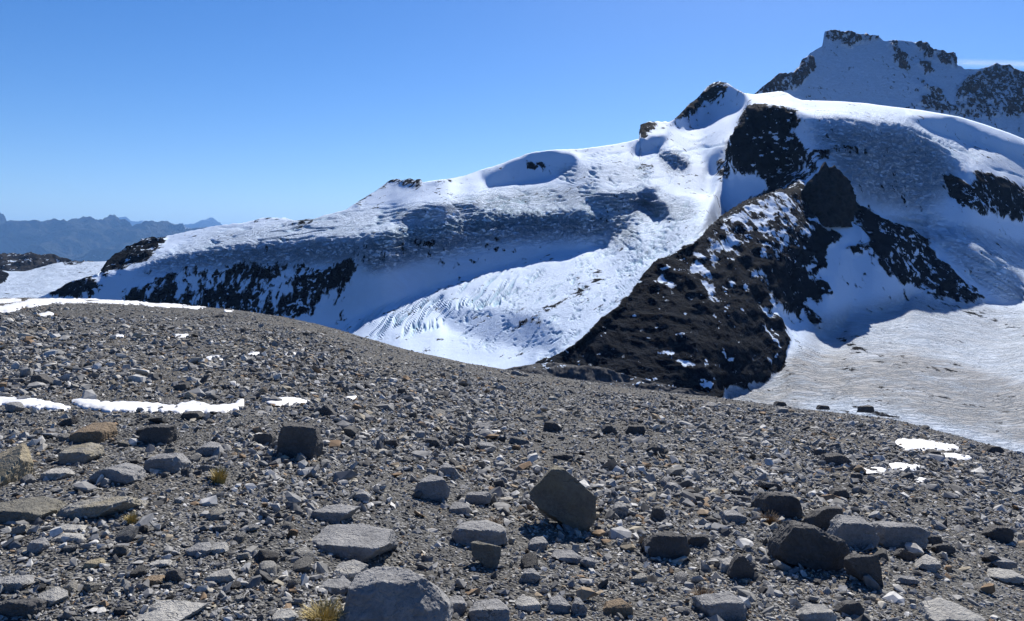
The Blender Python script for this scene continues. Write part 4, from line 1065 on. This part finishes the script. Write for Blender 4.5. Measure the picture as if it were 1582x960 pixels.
 ("rock", [(1172, 752), (1176, 743), (1198, 748), (1207, 756), (1198, 760)], "dark", "flat dark slab tip behind the grass-footed boulder", .3, .9, 0, 4),
 ("rock", [(1280, 766), (1290, 754), (1304, 756), (1310, 766), (1300, 772)], "dark", "round dark stone behind the right-hand cluster", .25, .8, 0, 4),
 ("rock", [(1520, 862), (1530, 856), (1545, 866), (1552, 878), (1536, 876)], "dark", "dark tilted shard near the right edge", .15, .7, 0, 3),
 ("rock", [(1526, 870), (1540, 860), (1560, 866), (1566, 876), (1545, 882)], "slate", "grey stone beside the dark tilted shard at right", .4, .9, 0, 3),
 ("rock", [(1524, 892), (1540, 878), (1566, 882), (1580, 894), (1560, 902), (1535, 900)], "pale", "pale flat stone near the right edge", .6, 1.0, .1, 4),
 ("rock", [(1530, 838), (1520, 824), (1540, 812), (1560, 822), (1556, 836)], "dark", "dark lump above the tilted shard at right", .2, .9, 0, 3),
 ("rock", [(1052, 770), (1058, 758), (1070, 756), (1078, 768), (1070, 774)], "dark", "dark oval stone above the small dark stone at right centre", .2, .9, 0, 3),
 ("rock", [(736, 690), (742, 682), (756, 684), (768, 692), (752, 698)], "slate", "pale-rimmed stone on the slope above the low blue block", .4, .9, 0, 3),
 ("rock", [(650, 688), (656, 678), (672, 676), (682, 688), (668, 692)], "dark", "dark stone with bright right face above the triangular stone", .25, .8, 0, 3),
 ("rock", [(590, 690), (596, 680), (612, 679), (616, 688), (606, 692)], "dark", "dark low lump right of the tall upright boulder", .15, .8, 0, 3),
 ("rock", [(612, 612), (616, 600), (626, 599), (630, 609), (624, 613)], "dark", "dark upright stone on the mid slope below the crest", .15, .8, 0, 3),
]
placed = []
for i, (nm, ol, mt, lb, tp, dp, ln, sb) in enumerate(HERO):
    wpx = max(q[0] for q in ol) - min(q[0] for q in ol)
    ob, pl = outline_rock(nm, ol, mt, lb, 500 + i * 13, tp, dp, ln, 6 if wpx > 95 else 5 if wpx > 34 else 4, rough=0.014 if i == 4 else 0.032, cuts=0 if i == 4 else 4)
    placed.append(pl)

# ---- further loose stones that still read one by one
N_MORE = 300 - len(HERO)
more_mesh = []
for k in range(24):
    Vr, Fr = random_rock(900 + k, 3, 0.45 + 0.35 * ((k * 7) % 10) / 10., 0.035, 12)
    me = mesh_from("loose_stone", Vr * 0.5, Fr, [MATS[("grey", "dark", "slate", "grey", "grey", "pale")[k % 6]]])
    me.set_sharp_from_angle(angle=math.radians(32))
    more_mesh.append(me)
rs = np.random.default_rng(77)
ZONES = [  # (u range, v range, how many, size range px, label, group)
    ((20, 420), (478, 560), 18, (9, 16), "small dark stone on the gravel between the two left snow bands", "stones between the two left snow bands"),
    ((430, 830), (560, 625), 22, (8, 16), "small dark stone on the mid slope below the glacier's lower end", "stones on the mid slope"),
    ((830, 1180), (612, 660), 26, (10, 19), "small angular stone on the slope below the rock spur's foot", "stones below the spur"),
    ((1180, 1560), (655, 760), 26, (10, 20), "small angular stone on the right slope below the flat glacier", "stones on the right slope"),
    ((500, 830), (640, 740), 28, (12, 26), "angular grey stone on open gravel left of the tilted slab", "stones left of the tilted slab"),
    ((880, 1170), (670, 800), 26, (12, 26), "angular grey stone on open gravel right of the tilted slab", "stones right of the tilted slab"),
    ((20, 430), (650, 770), 20, (14, 28), "loose grey stone among the boulders of the left slope", "stones of the left slope"),
    ((20, 500), (800, 950), 26, (20, 44), "angular cobble in the rubble of the left foreground", "cobbles of the left foreground"),
    ((600, 1080), (850, 955), 12, (18, 38), "angular cobble in the rubble of the middle foreground", "cobbles of the middle foreground"),
    ((1080, 1570), (850, 955), 26, (18, 38), "angular cobble in the rubble of the right foreground", "cobbles of the right foreground"),
]
SHORT = {0: "largest bottom boulder", 1: "flat-topped grey slab", 2: "layered blue-grey block", 4: "tilted dark slab", 5: "tall upright boulder", 7: "yellowish edge boulder", 8: "square brownish block",
         9: "dark slanted block", 10: "lichen-spotted boulder", 11: "bright-ended wedge boulder", 12: "boulder beside the grass tuft", 15: "broad olive slab", 16: "long flat slab", 17: "pointed pale-rimmed boulder",
         21: "low slab with pale end", 23: "dark corner block", 26: "pale bottom slab", 27: "dark rounded boulder", 29: "largest cluster boulder", 30: "rearmost cluster boulder", 32: "long low cluster boulder",
         34: "cluster's wedge stone", 35: "grass-footed boulder", 37: "peaked dark stone", 39: "bright-topped block", 40: "rounded brown stone", 41: "dark triangular stone", 43: "dark squat stone", 44: "flat black shard",
         46: "snow-crumbed dark stone", 48: "stone poking through snow", 49: "dark crest stone at right", 50: "blocky crest stone", 53: "crest pair near the spur", 54: "dark wedge above the snow strip", 55: "pointed stone by the oval snow",
         56: "dark lump above the snow strip", 59: "angular pale stone", 63: "black angular bottom stone", 64: "broad pale right slab", 66: "round bluish boulder", 71: "smooth grey slab", 81: "pale left foreground block", 93: "round dark stone behind the cluster",
         96: "pale flat stone at right edge", 103: "upright stone on the mid slope"}
HC = {k: (np.mean([q[0] for q in HERO[k][1]]), np.mean([q[1] for q in HERO[k][1]])) for k in SHORT if k < len(HERO)}
used_labels = set()
def stone_label(u, v, k, size, fallback):
    order = sorted(HC, key=lambda q: (HC[q][0] - u) ** 2 + 2.0 * (HC[q][1] - v) ** 2)
    tone = ("grey", "dark", "bluish", "grey", "grey", "pale")[k % 6]
    form = "flat" if (k * 7) % 10 < 4 else "chunky" if (k * 7) % 10 > 6 else "angular"
    big = "small" if size < 16 else "mid-sized" if size < 26 else "large"
    for q in order[:4]:
        du, dv = u - HC[q][0], v - HC[q][1]
        side = ("right of" if du > 0 else "left of") if abs(du) > 1.6 * abs(dv) else ("below" if dv > 0 else "above") if abs(dv) > 1.6 * abs(du) else ("below and " if dv > 0 else "above and ") + ("right of" if du > 0 else "left of")
        dist = math.hypot(du, dv); near = "close" if dist < 45 else "some way" if dist < 110 else "far"
        t = f"{big} {tone} {form} stone {near} {side} the {SHORT[q]}"
        if t not in used_labels and len(t.split()) <= 16:
            used_labels.add(t); return t
    return fallback
count = 0
for (ua, ub), (va, vb), num, (sa, sb_), lb, gp in ZONES:
    for q in range(num):
        if count >= N_MORE: break
        for _try in range(12):
            u_, v_ = rs.uniform(ua, ub), rs.uniform(va, vb)
            g = ground_at(u_, v_)
            s_ = (sa + (sb_ - sa) * rs.random() ** 1.7) * g[1] / F
            if all((g[0] - a) ** 2 + (g[1] - b) ** 2 > (r_ * 0.9 + s_ * 0.6) ** 2 for a, b, r_ in placed):
                break
        else:
            continue
        kk_ = int(rs.integers(0, 24))
        ob = link("stone", more_mesh[kk_], label=stone_label(u_, v_, kk_, s_ * F / g[1], lb), category="stone", group=gp)
        ob.location = (g[0], g[1], g[2] + 0.10 * s_)
        ob.rotation_euler = (rs.normal(0, .28), rs.normal(0, .28), rs.uniform(0, 6.28))
        ob.scale = (s_ * rs.uniform(.85, 1.25), s_ * rs.uniform(.8, 1.2), s_ * rs.uniform(.75, 1.25))
        placed.append((g[0], g[1], s_ * 0.5)); count += 1

SNOW = [
    ([(-30, 481), (0, 482), (20, 480), (40, 473), (60, 471), (100, 467), (150, 467), (220, 470), (280, 475), (318, 475), (300, 471), (240, 465), (180, 463), (140, 461), (90, 463), (40, 468), (0, 475), (-30, 476)], "long curved snow band along the top of the left hill", .05),
    ([(-20, 465), (30, 462), (32, 464), (0, 468), (-20, 469)], "short thin snow streak above the long band's left end", .05),
    ([(58, 488), (74, 484), (82, 486), (70, 490)], "small snow spot just below the long band", .04),
    ([(-30, 617), (0, 616), (18, 619), (30, 620), (55, 619), (78, 625), (108, 632), (90, 634), (50, 630), (20, 626), (-30, 624)], "left segment of the snow strip across the left slope", .06),
    ([(112, 622), (130, 619), (160, 625), (190, 624), (230, 626), (270, 631), (300, 623), (330, 630), (360, 627), (374, 621), (376, 625), (366, 633), (330, 638), (290, 637), (250, 634), (200, 635), (160, 634), (130, 630)], "long right segment of the snow strip across the left slope", .06),
    ([(413, 622), (425, 618), (455, 618), (478, 622), (450, 626), (425, 627)], "short oval snow patch right of the left snow strip", .05),
    ([(320, 554), (335, 551), (350, 553), (340, 557), (325, 557)], "small snow patch mid-slope above the left strip", .04),
    ([(384, 548), (400, 546), (402, 549), (388, 550)], "tiny snow patch right of the mid-slope one", .04),
    ([(440, 547), (456, 546), (455, 548), (442, 549)], "tiny snow fleck farthest right on the left slope", .04),
    ([(270, 519), (290, 518), (289, 521), (272, 522)], "tiny snow patch below the long band's right end", .04),
    ([(176, 520), (190, 519), (190, 522), (178, 522)], "tiny snow patch under the middle of the long band", .04),
    ([(347, 480), (360, 479), (358, 481), (349, 482)], "tiny snow fleck right of the long band's end", .04),
    ([(1383, 686), (1395, 679), (1410, 681), (1440, 685), (1478, 690), (1480, 695), (1455, 696), (1430, 694), (1400, 694), (1392, 690)], "larger snow patch near the right edge of the moraine", .05),
    ([(1452, 702), (1478, 704), (1500, 708), (1486, 711), (1465, 709)], "pointed snow sliver below the larger right snow patch", .05),
    ([(1372, 719), (1390, 718), (1420, 722), (1412, 727), (1398, 727), (1380, 723)], "narrow snow patch below the larger right one", .05),
    ([(1332, 728), (1350, 725), (1368, 726), (1364, 732), (1345, 733)], "small snow patch left of the narrow right one", .05),
    ([(1413, 742), (1424, 740), (1434, 744), (1420, 747)], "tiny snow fleck lowest on the right slope", .04),
    ([(536, 615), (550, 614), (549, 617), (538, 617)], "tiny snow fleck right of the short oval snow patch", .03),
]
# ---- the rubble itself: uncountable, one object
src = bpy.data.collections.new("stone_shapes")
mat_g = gravel_material()
for k in range(18):
    r_ = np.random.default_rng(1200 + k)
    bm = bmesh.new()
    pts_ = r_.normal(size=(11 + k % 5, 3)); pts_ /= np.linalg.norm(pts_, axis=1)[:, None]
    pts_ *= r_.uniform(0.75, 1.0, (len(pts_), 1)); pts_ *= [0.5, 0.5 * r_.uniform(.55, .95), 0.5 * r_.uniform(.16, .50)]
    for p_ in pts_: bm.verts.new(p_)
    res = bmesh.ops.convex_hull(bm, input=bm.verts)
    bmesh.ops.delete(bm, geom=[g_ for g_ in res["geom_interior"] if isinstance(g_, bmesh.types.BMVert)], context='VERTS')
    me = bpy.data.meshes.new("stone_shape"); bm.to_mesh(me); bm.free(); me.materials.append(mat_g)
    src.objects.link(bpy.data.objects.new("stone_shape", me))

cl = lambda X, Y: smooth(fbm(X / 2.6, Y / 3.4, 0.0, 3, 320), -0.30, 0.42)
def scatter(n_per_e, y0, y1, smin_px, smax_px, power, seed, cap, lo, xlim=0.80):
    r = np.random.default_rng(seed)
    ne = math.log(y1 / y0); n = int(n_per_e * ne)
    Y = y0 * np.exp(r.random(n) * ne); x = r.uniform(-xlim, xlim, n); X = x * Y
    t = r.random(n)
    spx = smin_px * (1 - t * (1 - (smin_px / smax_px) ** power)) ** (-1 / power)      # power law
    s = np.minimum(spx * Y / F, cap * (0.6 + 0.6 * r.random(n)) * (1 - 0.5 * smooth(Y, 9, 34)))
    k_ = r.random(n) < lo + (1 - lo) * cl(X, Y)
    return X[k_], Y[k_], s[k_]
sets = [scatter(62000, 2.2, 75., 4.0, 13, 2.2, 31, 0.11, 0.55), scatter(20000, 2.2, 75., 8, 30, 2.4, 32, 0.20, 0.18), scatter(3200, 2.2, 75., 14, 46, 2.5, 33, 0.36, 0.08)]
Xs = np.concatenate([a[0] for a in sets]); Ys = np.concatenate([a[1] for a in sets]); Ss = np.concatenate([a[2] for a in sets])
keep = np.ones(len(Xs), bool)
pu = CX + Xs / Ys * F; pvv = HV - F * (gz(Xs, Ys) - CAMZ) / Ys
rr5 = np.random.default_rng(9).random(len(Xs))
for ol, lb, th in SNOW:
    q = np.asarray(ol, float)
    bb = (pu > q[:, 0].min()) & (pu < q[:, 0].max()) & (pvv > q[:, 1].min() - 1) & (pvv < q[:, 1].max() + 2)
    ii = np.where(bb)[0]
    keep[ii[inpoly(pu[ii], pvv[ii], ol) & (rr5[ii] < 0.74)]] = False
Xs, Ys, Ss = Xs[keep], Ys[keep], Ss[keep]
r = np.random.default_rng(6)
n = len(Xs)
pts3 = np.stack([Xs, Ys, gz(Xs, Ys) + Ss * r.uniform(0.0, 0.20, n)], -1).astype(np.float32)
gm = bpy.data.meshes.new("gravel"); gm.vertices.add(n); gm.vertices.foreach_set("co", pts3.ravel())
rot_ = np.stack([r.normal(0, .42, n), r.normal(0, .42, n), r.uniform(0, 6.283, n)], -1).astype(np.float32)
scl_ = (Ss[:, None] * r.uniform(.8, 1.25, (n, 3)))
scl_[:, 2] *= 1.0 + 0.4 * smooth(Ss / Ys * F, 9, 16)          # the bigger pieces are blocks rather than flakes
scl_ = scl_.astype(np.float32)
for an, ty, dat, key in (("rot", 'FLOAT_VECTOR', rot_, "vector"), ("scl", 'FLOAT_VECTOR', scl_, "vector")):
    a_ = gm.attributes.new(an, ty, 'POINT'); a_.data.foreach_set(key, dat.ravel())
a_ = gm.attributes.new("pick", 'INT', 'POINT'); a_.data.foreach_set("value", r.integers(0, 18, n).astype(np.int32))
gravel = link("gravel", gm, kind="stuff", label="loose grey gravel and stone shards covering the moraine", category="gravel")
ng = bpy.data.node_groups.new("gravel_scatter", 'GeometryNodeTree')
ng.interface.new_socket("Geometry", in_out='INPUT', socket_type='NodeSocketGeometry')
ng.interface.new_socket("Geometry", in_out='OUTPUT', socket_type='NodeSocketGeometry')
gi, go = ng.nodes.new("NodeGroupInput"), ng.nodes.new("NodeGroupOutput")
ip = ng.nodes.new("GeometryNodeInstanceOnPoints")
ci = ng.nodes.new("GeometryNodeCollectionInfo"); ci.inputs["Collection"].default_value = src
ci.inputs["Separate Children"].default_value = True; ci.inputs["Reset Children"].default_value = True
def named(nm, ty):
    nd = ng.nodes.new("GeometryNodeInputNamedAttribute"); nd.data_type = ty; nd.inputs["Name"].default_value = nm; return nd.outputs[0]
ng.links.new(gi.outputs[0], ip.inputs["Points"]); ng.links.new(ci.outputs[0], ip.inputs["Instance"])
ip.inputs["Pick Instance"].default_value = True
ng.links.new(named("pick", 'INT'), ip.inputs["Instance Index"])
e2r = ng.nodes.new("FunctionNodeEulerToRotation"); ng.links.new(named("rot", 'FLOAT_VECTOR'), e2r.inputs[0])
ng.links.new(e2r.outputs[0], ip.inputs["Rotation"]); ng.links.new(named("scl", 'FLOAT_VECTOR'), ip.inputs["Scale"])
ng.links.new(ip.outputs[0], go.inputs[0])
md = gravel.modifiers.new("scatter", 'NODES'); md.node_group = ng

# ---- snow left lying on the moraine
def snow_material():
    m = NT("old_snow")
    co = m.n("ShaderNodeTexCoord").outputs["Object"]
    n_ = m.noise(co, 5.0, 6, 0.6)
    m.l(m.ramp(n_, [(0.3, (0.44, 0.45, 0.47)), (0.62, (0.66, 0.68, 0.72))]), m.b.inputs["Base Color"])
    m.b.inputs["Roughness"].default_value = 0.6
    m.l(m.bump(n_, 0.6, 0.05), m.b.inputs["Normal"])
    return m.m
mat_snow = snow_material()
def snow_patch(outline, label, thick=0.06):
    o = np.asarray(outline, float)
    thick = thick * (0.5 + ground_at(*o.mean(0))[1] / 18.0)
    # densify and roughen the rim
    pts = []
    for i in range(len(o)):
        a, b = o[i], o[(i + 1) % len(o)]
        k = max(2, int(np.hypot(*(b - a)) / 3))
        for t in np.arange(k) / k: pts.append(a * (1 - t) + b * t)
    pts = np.array(pts)
    hgt = max(1.0, (o[:, 1].max() - o[:, 1].min()))
    pts[:, 1] += 0.16 * hgt * fbm(pts[:, 0] / 8., pts[:, 1] / 5., 0.0, 3, 330) + 0.5 * perlin(pts[:, 0] / 2.5, pts[:, 1] / 2., 0.0, 331)
    u0, u1 = pts[:, 0].min(), pts[:, 0].max(); v0, v1 = pts[:, 1].min(), pts[:, 1].max()
    nu_ = int(max(24, min(200, (u1 - u0) / 1.6))); nv_ = int(max(10, min(40, (v1 - v0) / 0.8)))
    uu_ = np.linspace(u0 - 1, u1 + 1, nu_); vv_ = np.linspace(v0 - 0.8, v1 + 0.8, nv_)
    U_, V_ = np.meshgrid(uu_, vv_)
    ins = inpoly(U_, V_, pts).astype(float)
    prof = blur(ins, 1)
    A = np.array([[ground_at(uu_[i], vv_[j]) for i in range(0, nu_)] for j in range(nv_)]) if nu_ * nv_ < 500 else None
    if A is None:
        # depth changes smoothly: sample coarsely and interpolate in ln Y
        ci_ = np.linspace(0, nu_ - 1, max(8, nu_ // 8)).astype(int); cj_ = np.linspace(0, nv_ - 1, max(5, nv_ // 4)).astype(int)
        C = np.array([[math.log(ground_at(uu_[i], vv_[j])[1]) for i in ci_] for j in cj_])
        C1 = np.array([np.interp(np.arange(nu_), ci_, row) for row in C])
        LY = np.array([np.interp(np.arange(nv_), cj_, C1[:, i]) for i in range(nu_)]).T
    else:
        LY = np.log(A[..., 1])
    Yq = np.exp(LY); Xq = (U_ - CX) / F * Yq
    base_ = gz(Xq, Yq)
    th_ = (thick + 0.3 * thick * perlin(Xq / .5, Yq / .6, 0.0, 335)) * np.sqrt(np.clip(prof, 0, 1))
    Zq = base_ + np.where(prof > 0.02, th_ + 0.012, -0.05)
    Vv = np.stack([Xq, Yq, Zq], -1)[::-1]
    f_ = grid_faces(nv_, nu_)
    keep_ = (prof[::-1][:-1, :-1] + prof[::-1][1:, 1:] + prof[::-1][1:, :-1] + prof[::-1][:-1, 1:]) > 0.05
    f_ = f_[keep_]
    if len(f_) == 0: return
    # winding: rows were flipped, far row first
    idx, inv = np.unique(f_[:, ::1], return_inverse=True)
    vv3 = Vv.reshape(-1, 3)[idx]; ctr = vv3.mean(0); ctr[2] = vv3[:, 2].min()
    vv3 = vv3 - ctr
    me = mesh_from("snow_patch", vv3, inv.reshape(-1, 4)[:, ::-1], [mat_snow])
    bm = bmesh.new(); bm.from_mesh(me); bmesh.ops.recalc_face_normals(bm, faces=bm.faces); bm.to_mesh(me); bm.free()
    ob = link("snow_patch", me, label=label, category="snow patch", group="snow patches on the moraine"); ob.location = ctr
    return ob
for ol, lb, th in SNOW:
    snow_patch(ol, lb, th * 0.4)

# ---- dry grass
def grass_material(name, a, b):
    m = NT(name)
    co = m.n("ShaderNodeTexCoord").outputs["Object"]
    m.l(m.ramp(m.noise(co, 60.0, 3), [(0.3, a), (0.7, b)]), m.b.inputs["Base Color"])
    m.b.inputs["Roughness"].default_value = 0.7
    return m.m
mg_y = grass_material("dry_grass", (0.20, 0.15, 0.045), (0.42, 0.33, 0.11)); mg_b = grass_material("brown_grass", (0.12, 0.075, 0.04), (0.24, 0.16, 0.08))
def grass_tuft(u, v, wpx, hpx, mat, label, seed, blades=150):
    g = ground_at(u, v); px = g[1] / F; r = np.random.default_rng(seed)
    W, H = wpx * px / 2, hpx * px
    Vt, Ft = [], []
    for b in range(blades):
        a = r.uniform(0, 6.283); rr_ = W * 0.55 * math.sqrt(r.random()); bx, by = rr_ * math.cos(a), rr_ * math.sin(a)
        lean = r.uniform(0.15, 0.75) * W * 1.1; hgt = H * r.uniform(0.45, 1.0) * (1 - 0.3 * rr_ / W); da = a + r.normal(0, .6)
        w = r.uniform(0.0009, 0.0019) * (1 + g[1] * 0.12); tx, ty = -math.sin(da) * w, math.cos(da) * w
        k0 = len(Vt)
        for t, wd in ((0, 1), (.5, .8), (.85, .45), (1, .08)):
            cxp = bx + math.cos(da) * lean * t ** 1.8; cyp = by + math.sin(da) * lean * t ** 1.8; cz = hgt * (t - 0.18 * t ** 3)
            Vt += [(cxp - tx * wd, cyp - ty * wd, cz), (cxp + tx * wd, cyp + ty * wd, cz)]
        for s in range(3): Ft.append((k0 + 2 * s, k0 + 2 * s + 1, k0 + 2 * s + 3, k0 + 2 * s + 2))
    ob = link("grass_tuft", mesh_from("grass_tuft", Vt, Ft, [mat]), label=label, category="grass", group="dry grass tufts")
    ob.location = (g[0], g[1], g[2] - 0.01)
for i, (u, v, w, h, mt, lb, nb) in enumerate([
    (338, 746, 32, 36, mg_y, "golden dry grass tuft on the left slope below the snow strip", 260),
    (500, 962, 74, 42, mg_y, "golden dry grass tuft at the bottom left of the largest boulder", 420),
    (1188, 809, 36, 24, mg_b, "brown dry grass at the foot of the dark boulder on the right", 220),
    (1085, 926, 38, 27, mg_b, "brown grass wisps behind the bright-topped block near the bottom", 160),
    (762, 811, 32, 16, mg_b, "brown moss-like grass above the layered blue-grey block", 160),
    (204, 808, 26, 26, mg_y, "yellowish grass wisps at the right end of the long flat slab", 110)]):
    grass_tuft(u, v, w, h, mt, lb, 40 + i, nb)

# ---- a thin streak of cirrus behind the summit
def cloud_material():
    m = NT("cirrus")
    co = m.n("ShaderNodeTexCoord").outputs["Object"]
    n_ = m.noise(m.mapping(co, (0.00022, 0.0002, 0.0016)), 1.0, 6, 0.6)
    e = m.attr("rock")
    a_ = m.math('MULTIPLY', m.math('MULTIPLY_ADD', n_, 1.6, -0.35, clamp=True), e, clamp=True)
    m.b.inputs["Base Color"].default_value = (0.9, 0.92, 0.95, 1); m.b.inputs["Roughness"].default_value = 1
    m.l(m.math('MULTIPLY', a_, 0.75), m.b.inputs["Alpha"])
    return m.m
cu = np.linspace(1440, 1760, 90); cv = np.linspace(86, 116, 24); CU, CV = np.meshgrid(cu, cv)
CYd = 30000. + 4000. * (CV - 86) / 30.
CPp = to_world(CU, CV, CYd[::-1])
edge = np.clip(1 - np.abs((CV - (97 + 0.03 * (CU - 1480))) / 7.0), 0, 1) * smooth(CU, 1450, 1500)
link("cirrus_cloud", mesh_from("cirrus_cloud", CPp.reshape(-1, 3), grid_faces(*CU.shape).reshape(-1, 4), [cloud_material()], None, {"rock": edge.ravel()}),
     label="thin white cirrus streak right of the summit", category="cloud")

# ---- the air: a closed box of even, pale haze
hz = bpy.data.materials.new("haze_air"); hz.use_nodes = True
nt = hz.node_tree; nt.nodes.remove(nt.nodes["Principled BSDF"])
pv = nt.nodes.new("ShaderNodeVolumePrincipled")
pv.inputs["Color"].default_value = (0.22, 0.48, 1.0, 1); pv.inputs["Density"].default_value = 1.15e-5; pv.inputs["Anisotropy"].default_value = 0.15
nt.links.new(pv.outputs[0], nt.nodes["Material Output"].inputs["Volume"])
zz = []; xy = []
for ob in scene.objects:
    if ob.type == 'MESH' and ob.get("kind") == "structure":
        co_ = np.empty(len(ob.data.vertices) * 3, np.float32); ob.data.vertices.foreach_get("co", co_)
        zz += [co_[2::3].min(), co_[2::3].max()]; xy += [np.abs(co_[0::3]).max(), np.abs(co_[1::3]).max()]
hz_lo, hz_hi, hz_r = float(min(zz)) - 1.0, float(max(zz)) + 20.0, float(max(xy)) * 1.1
bm = bmesh.new(); bmesh.ops.create_cube(bm, size=1.0)
for v_ in bm.verts: v_.co = (math.copysign(hz_r, v_.co.x), math.copysign(hz_r, v_.co.y), (hz_lo if v_.co.z < 0 else hz_hi))
me = bpy.data.meshes.new("haze"); bm.to_mesh(me); bm.free(); me.materials.append(hz)
link("haze", me, kind="stuff", label="pale blue haze between the near slopes and far ranges", category="haze")
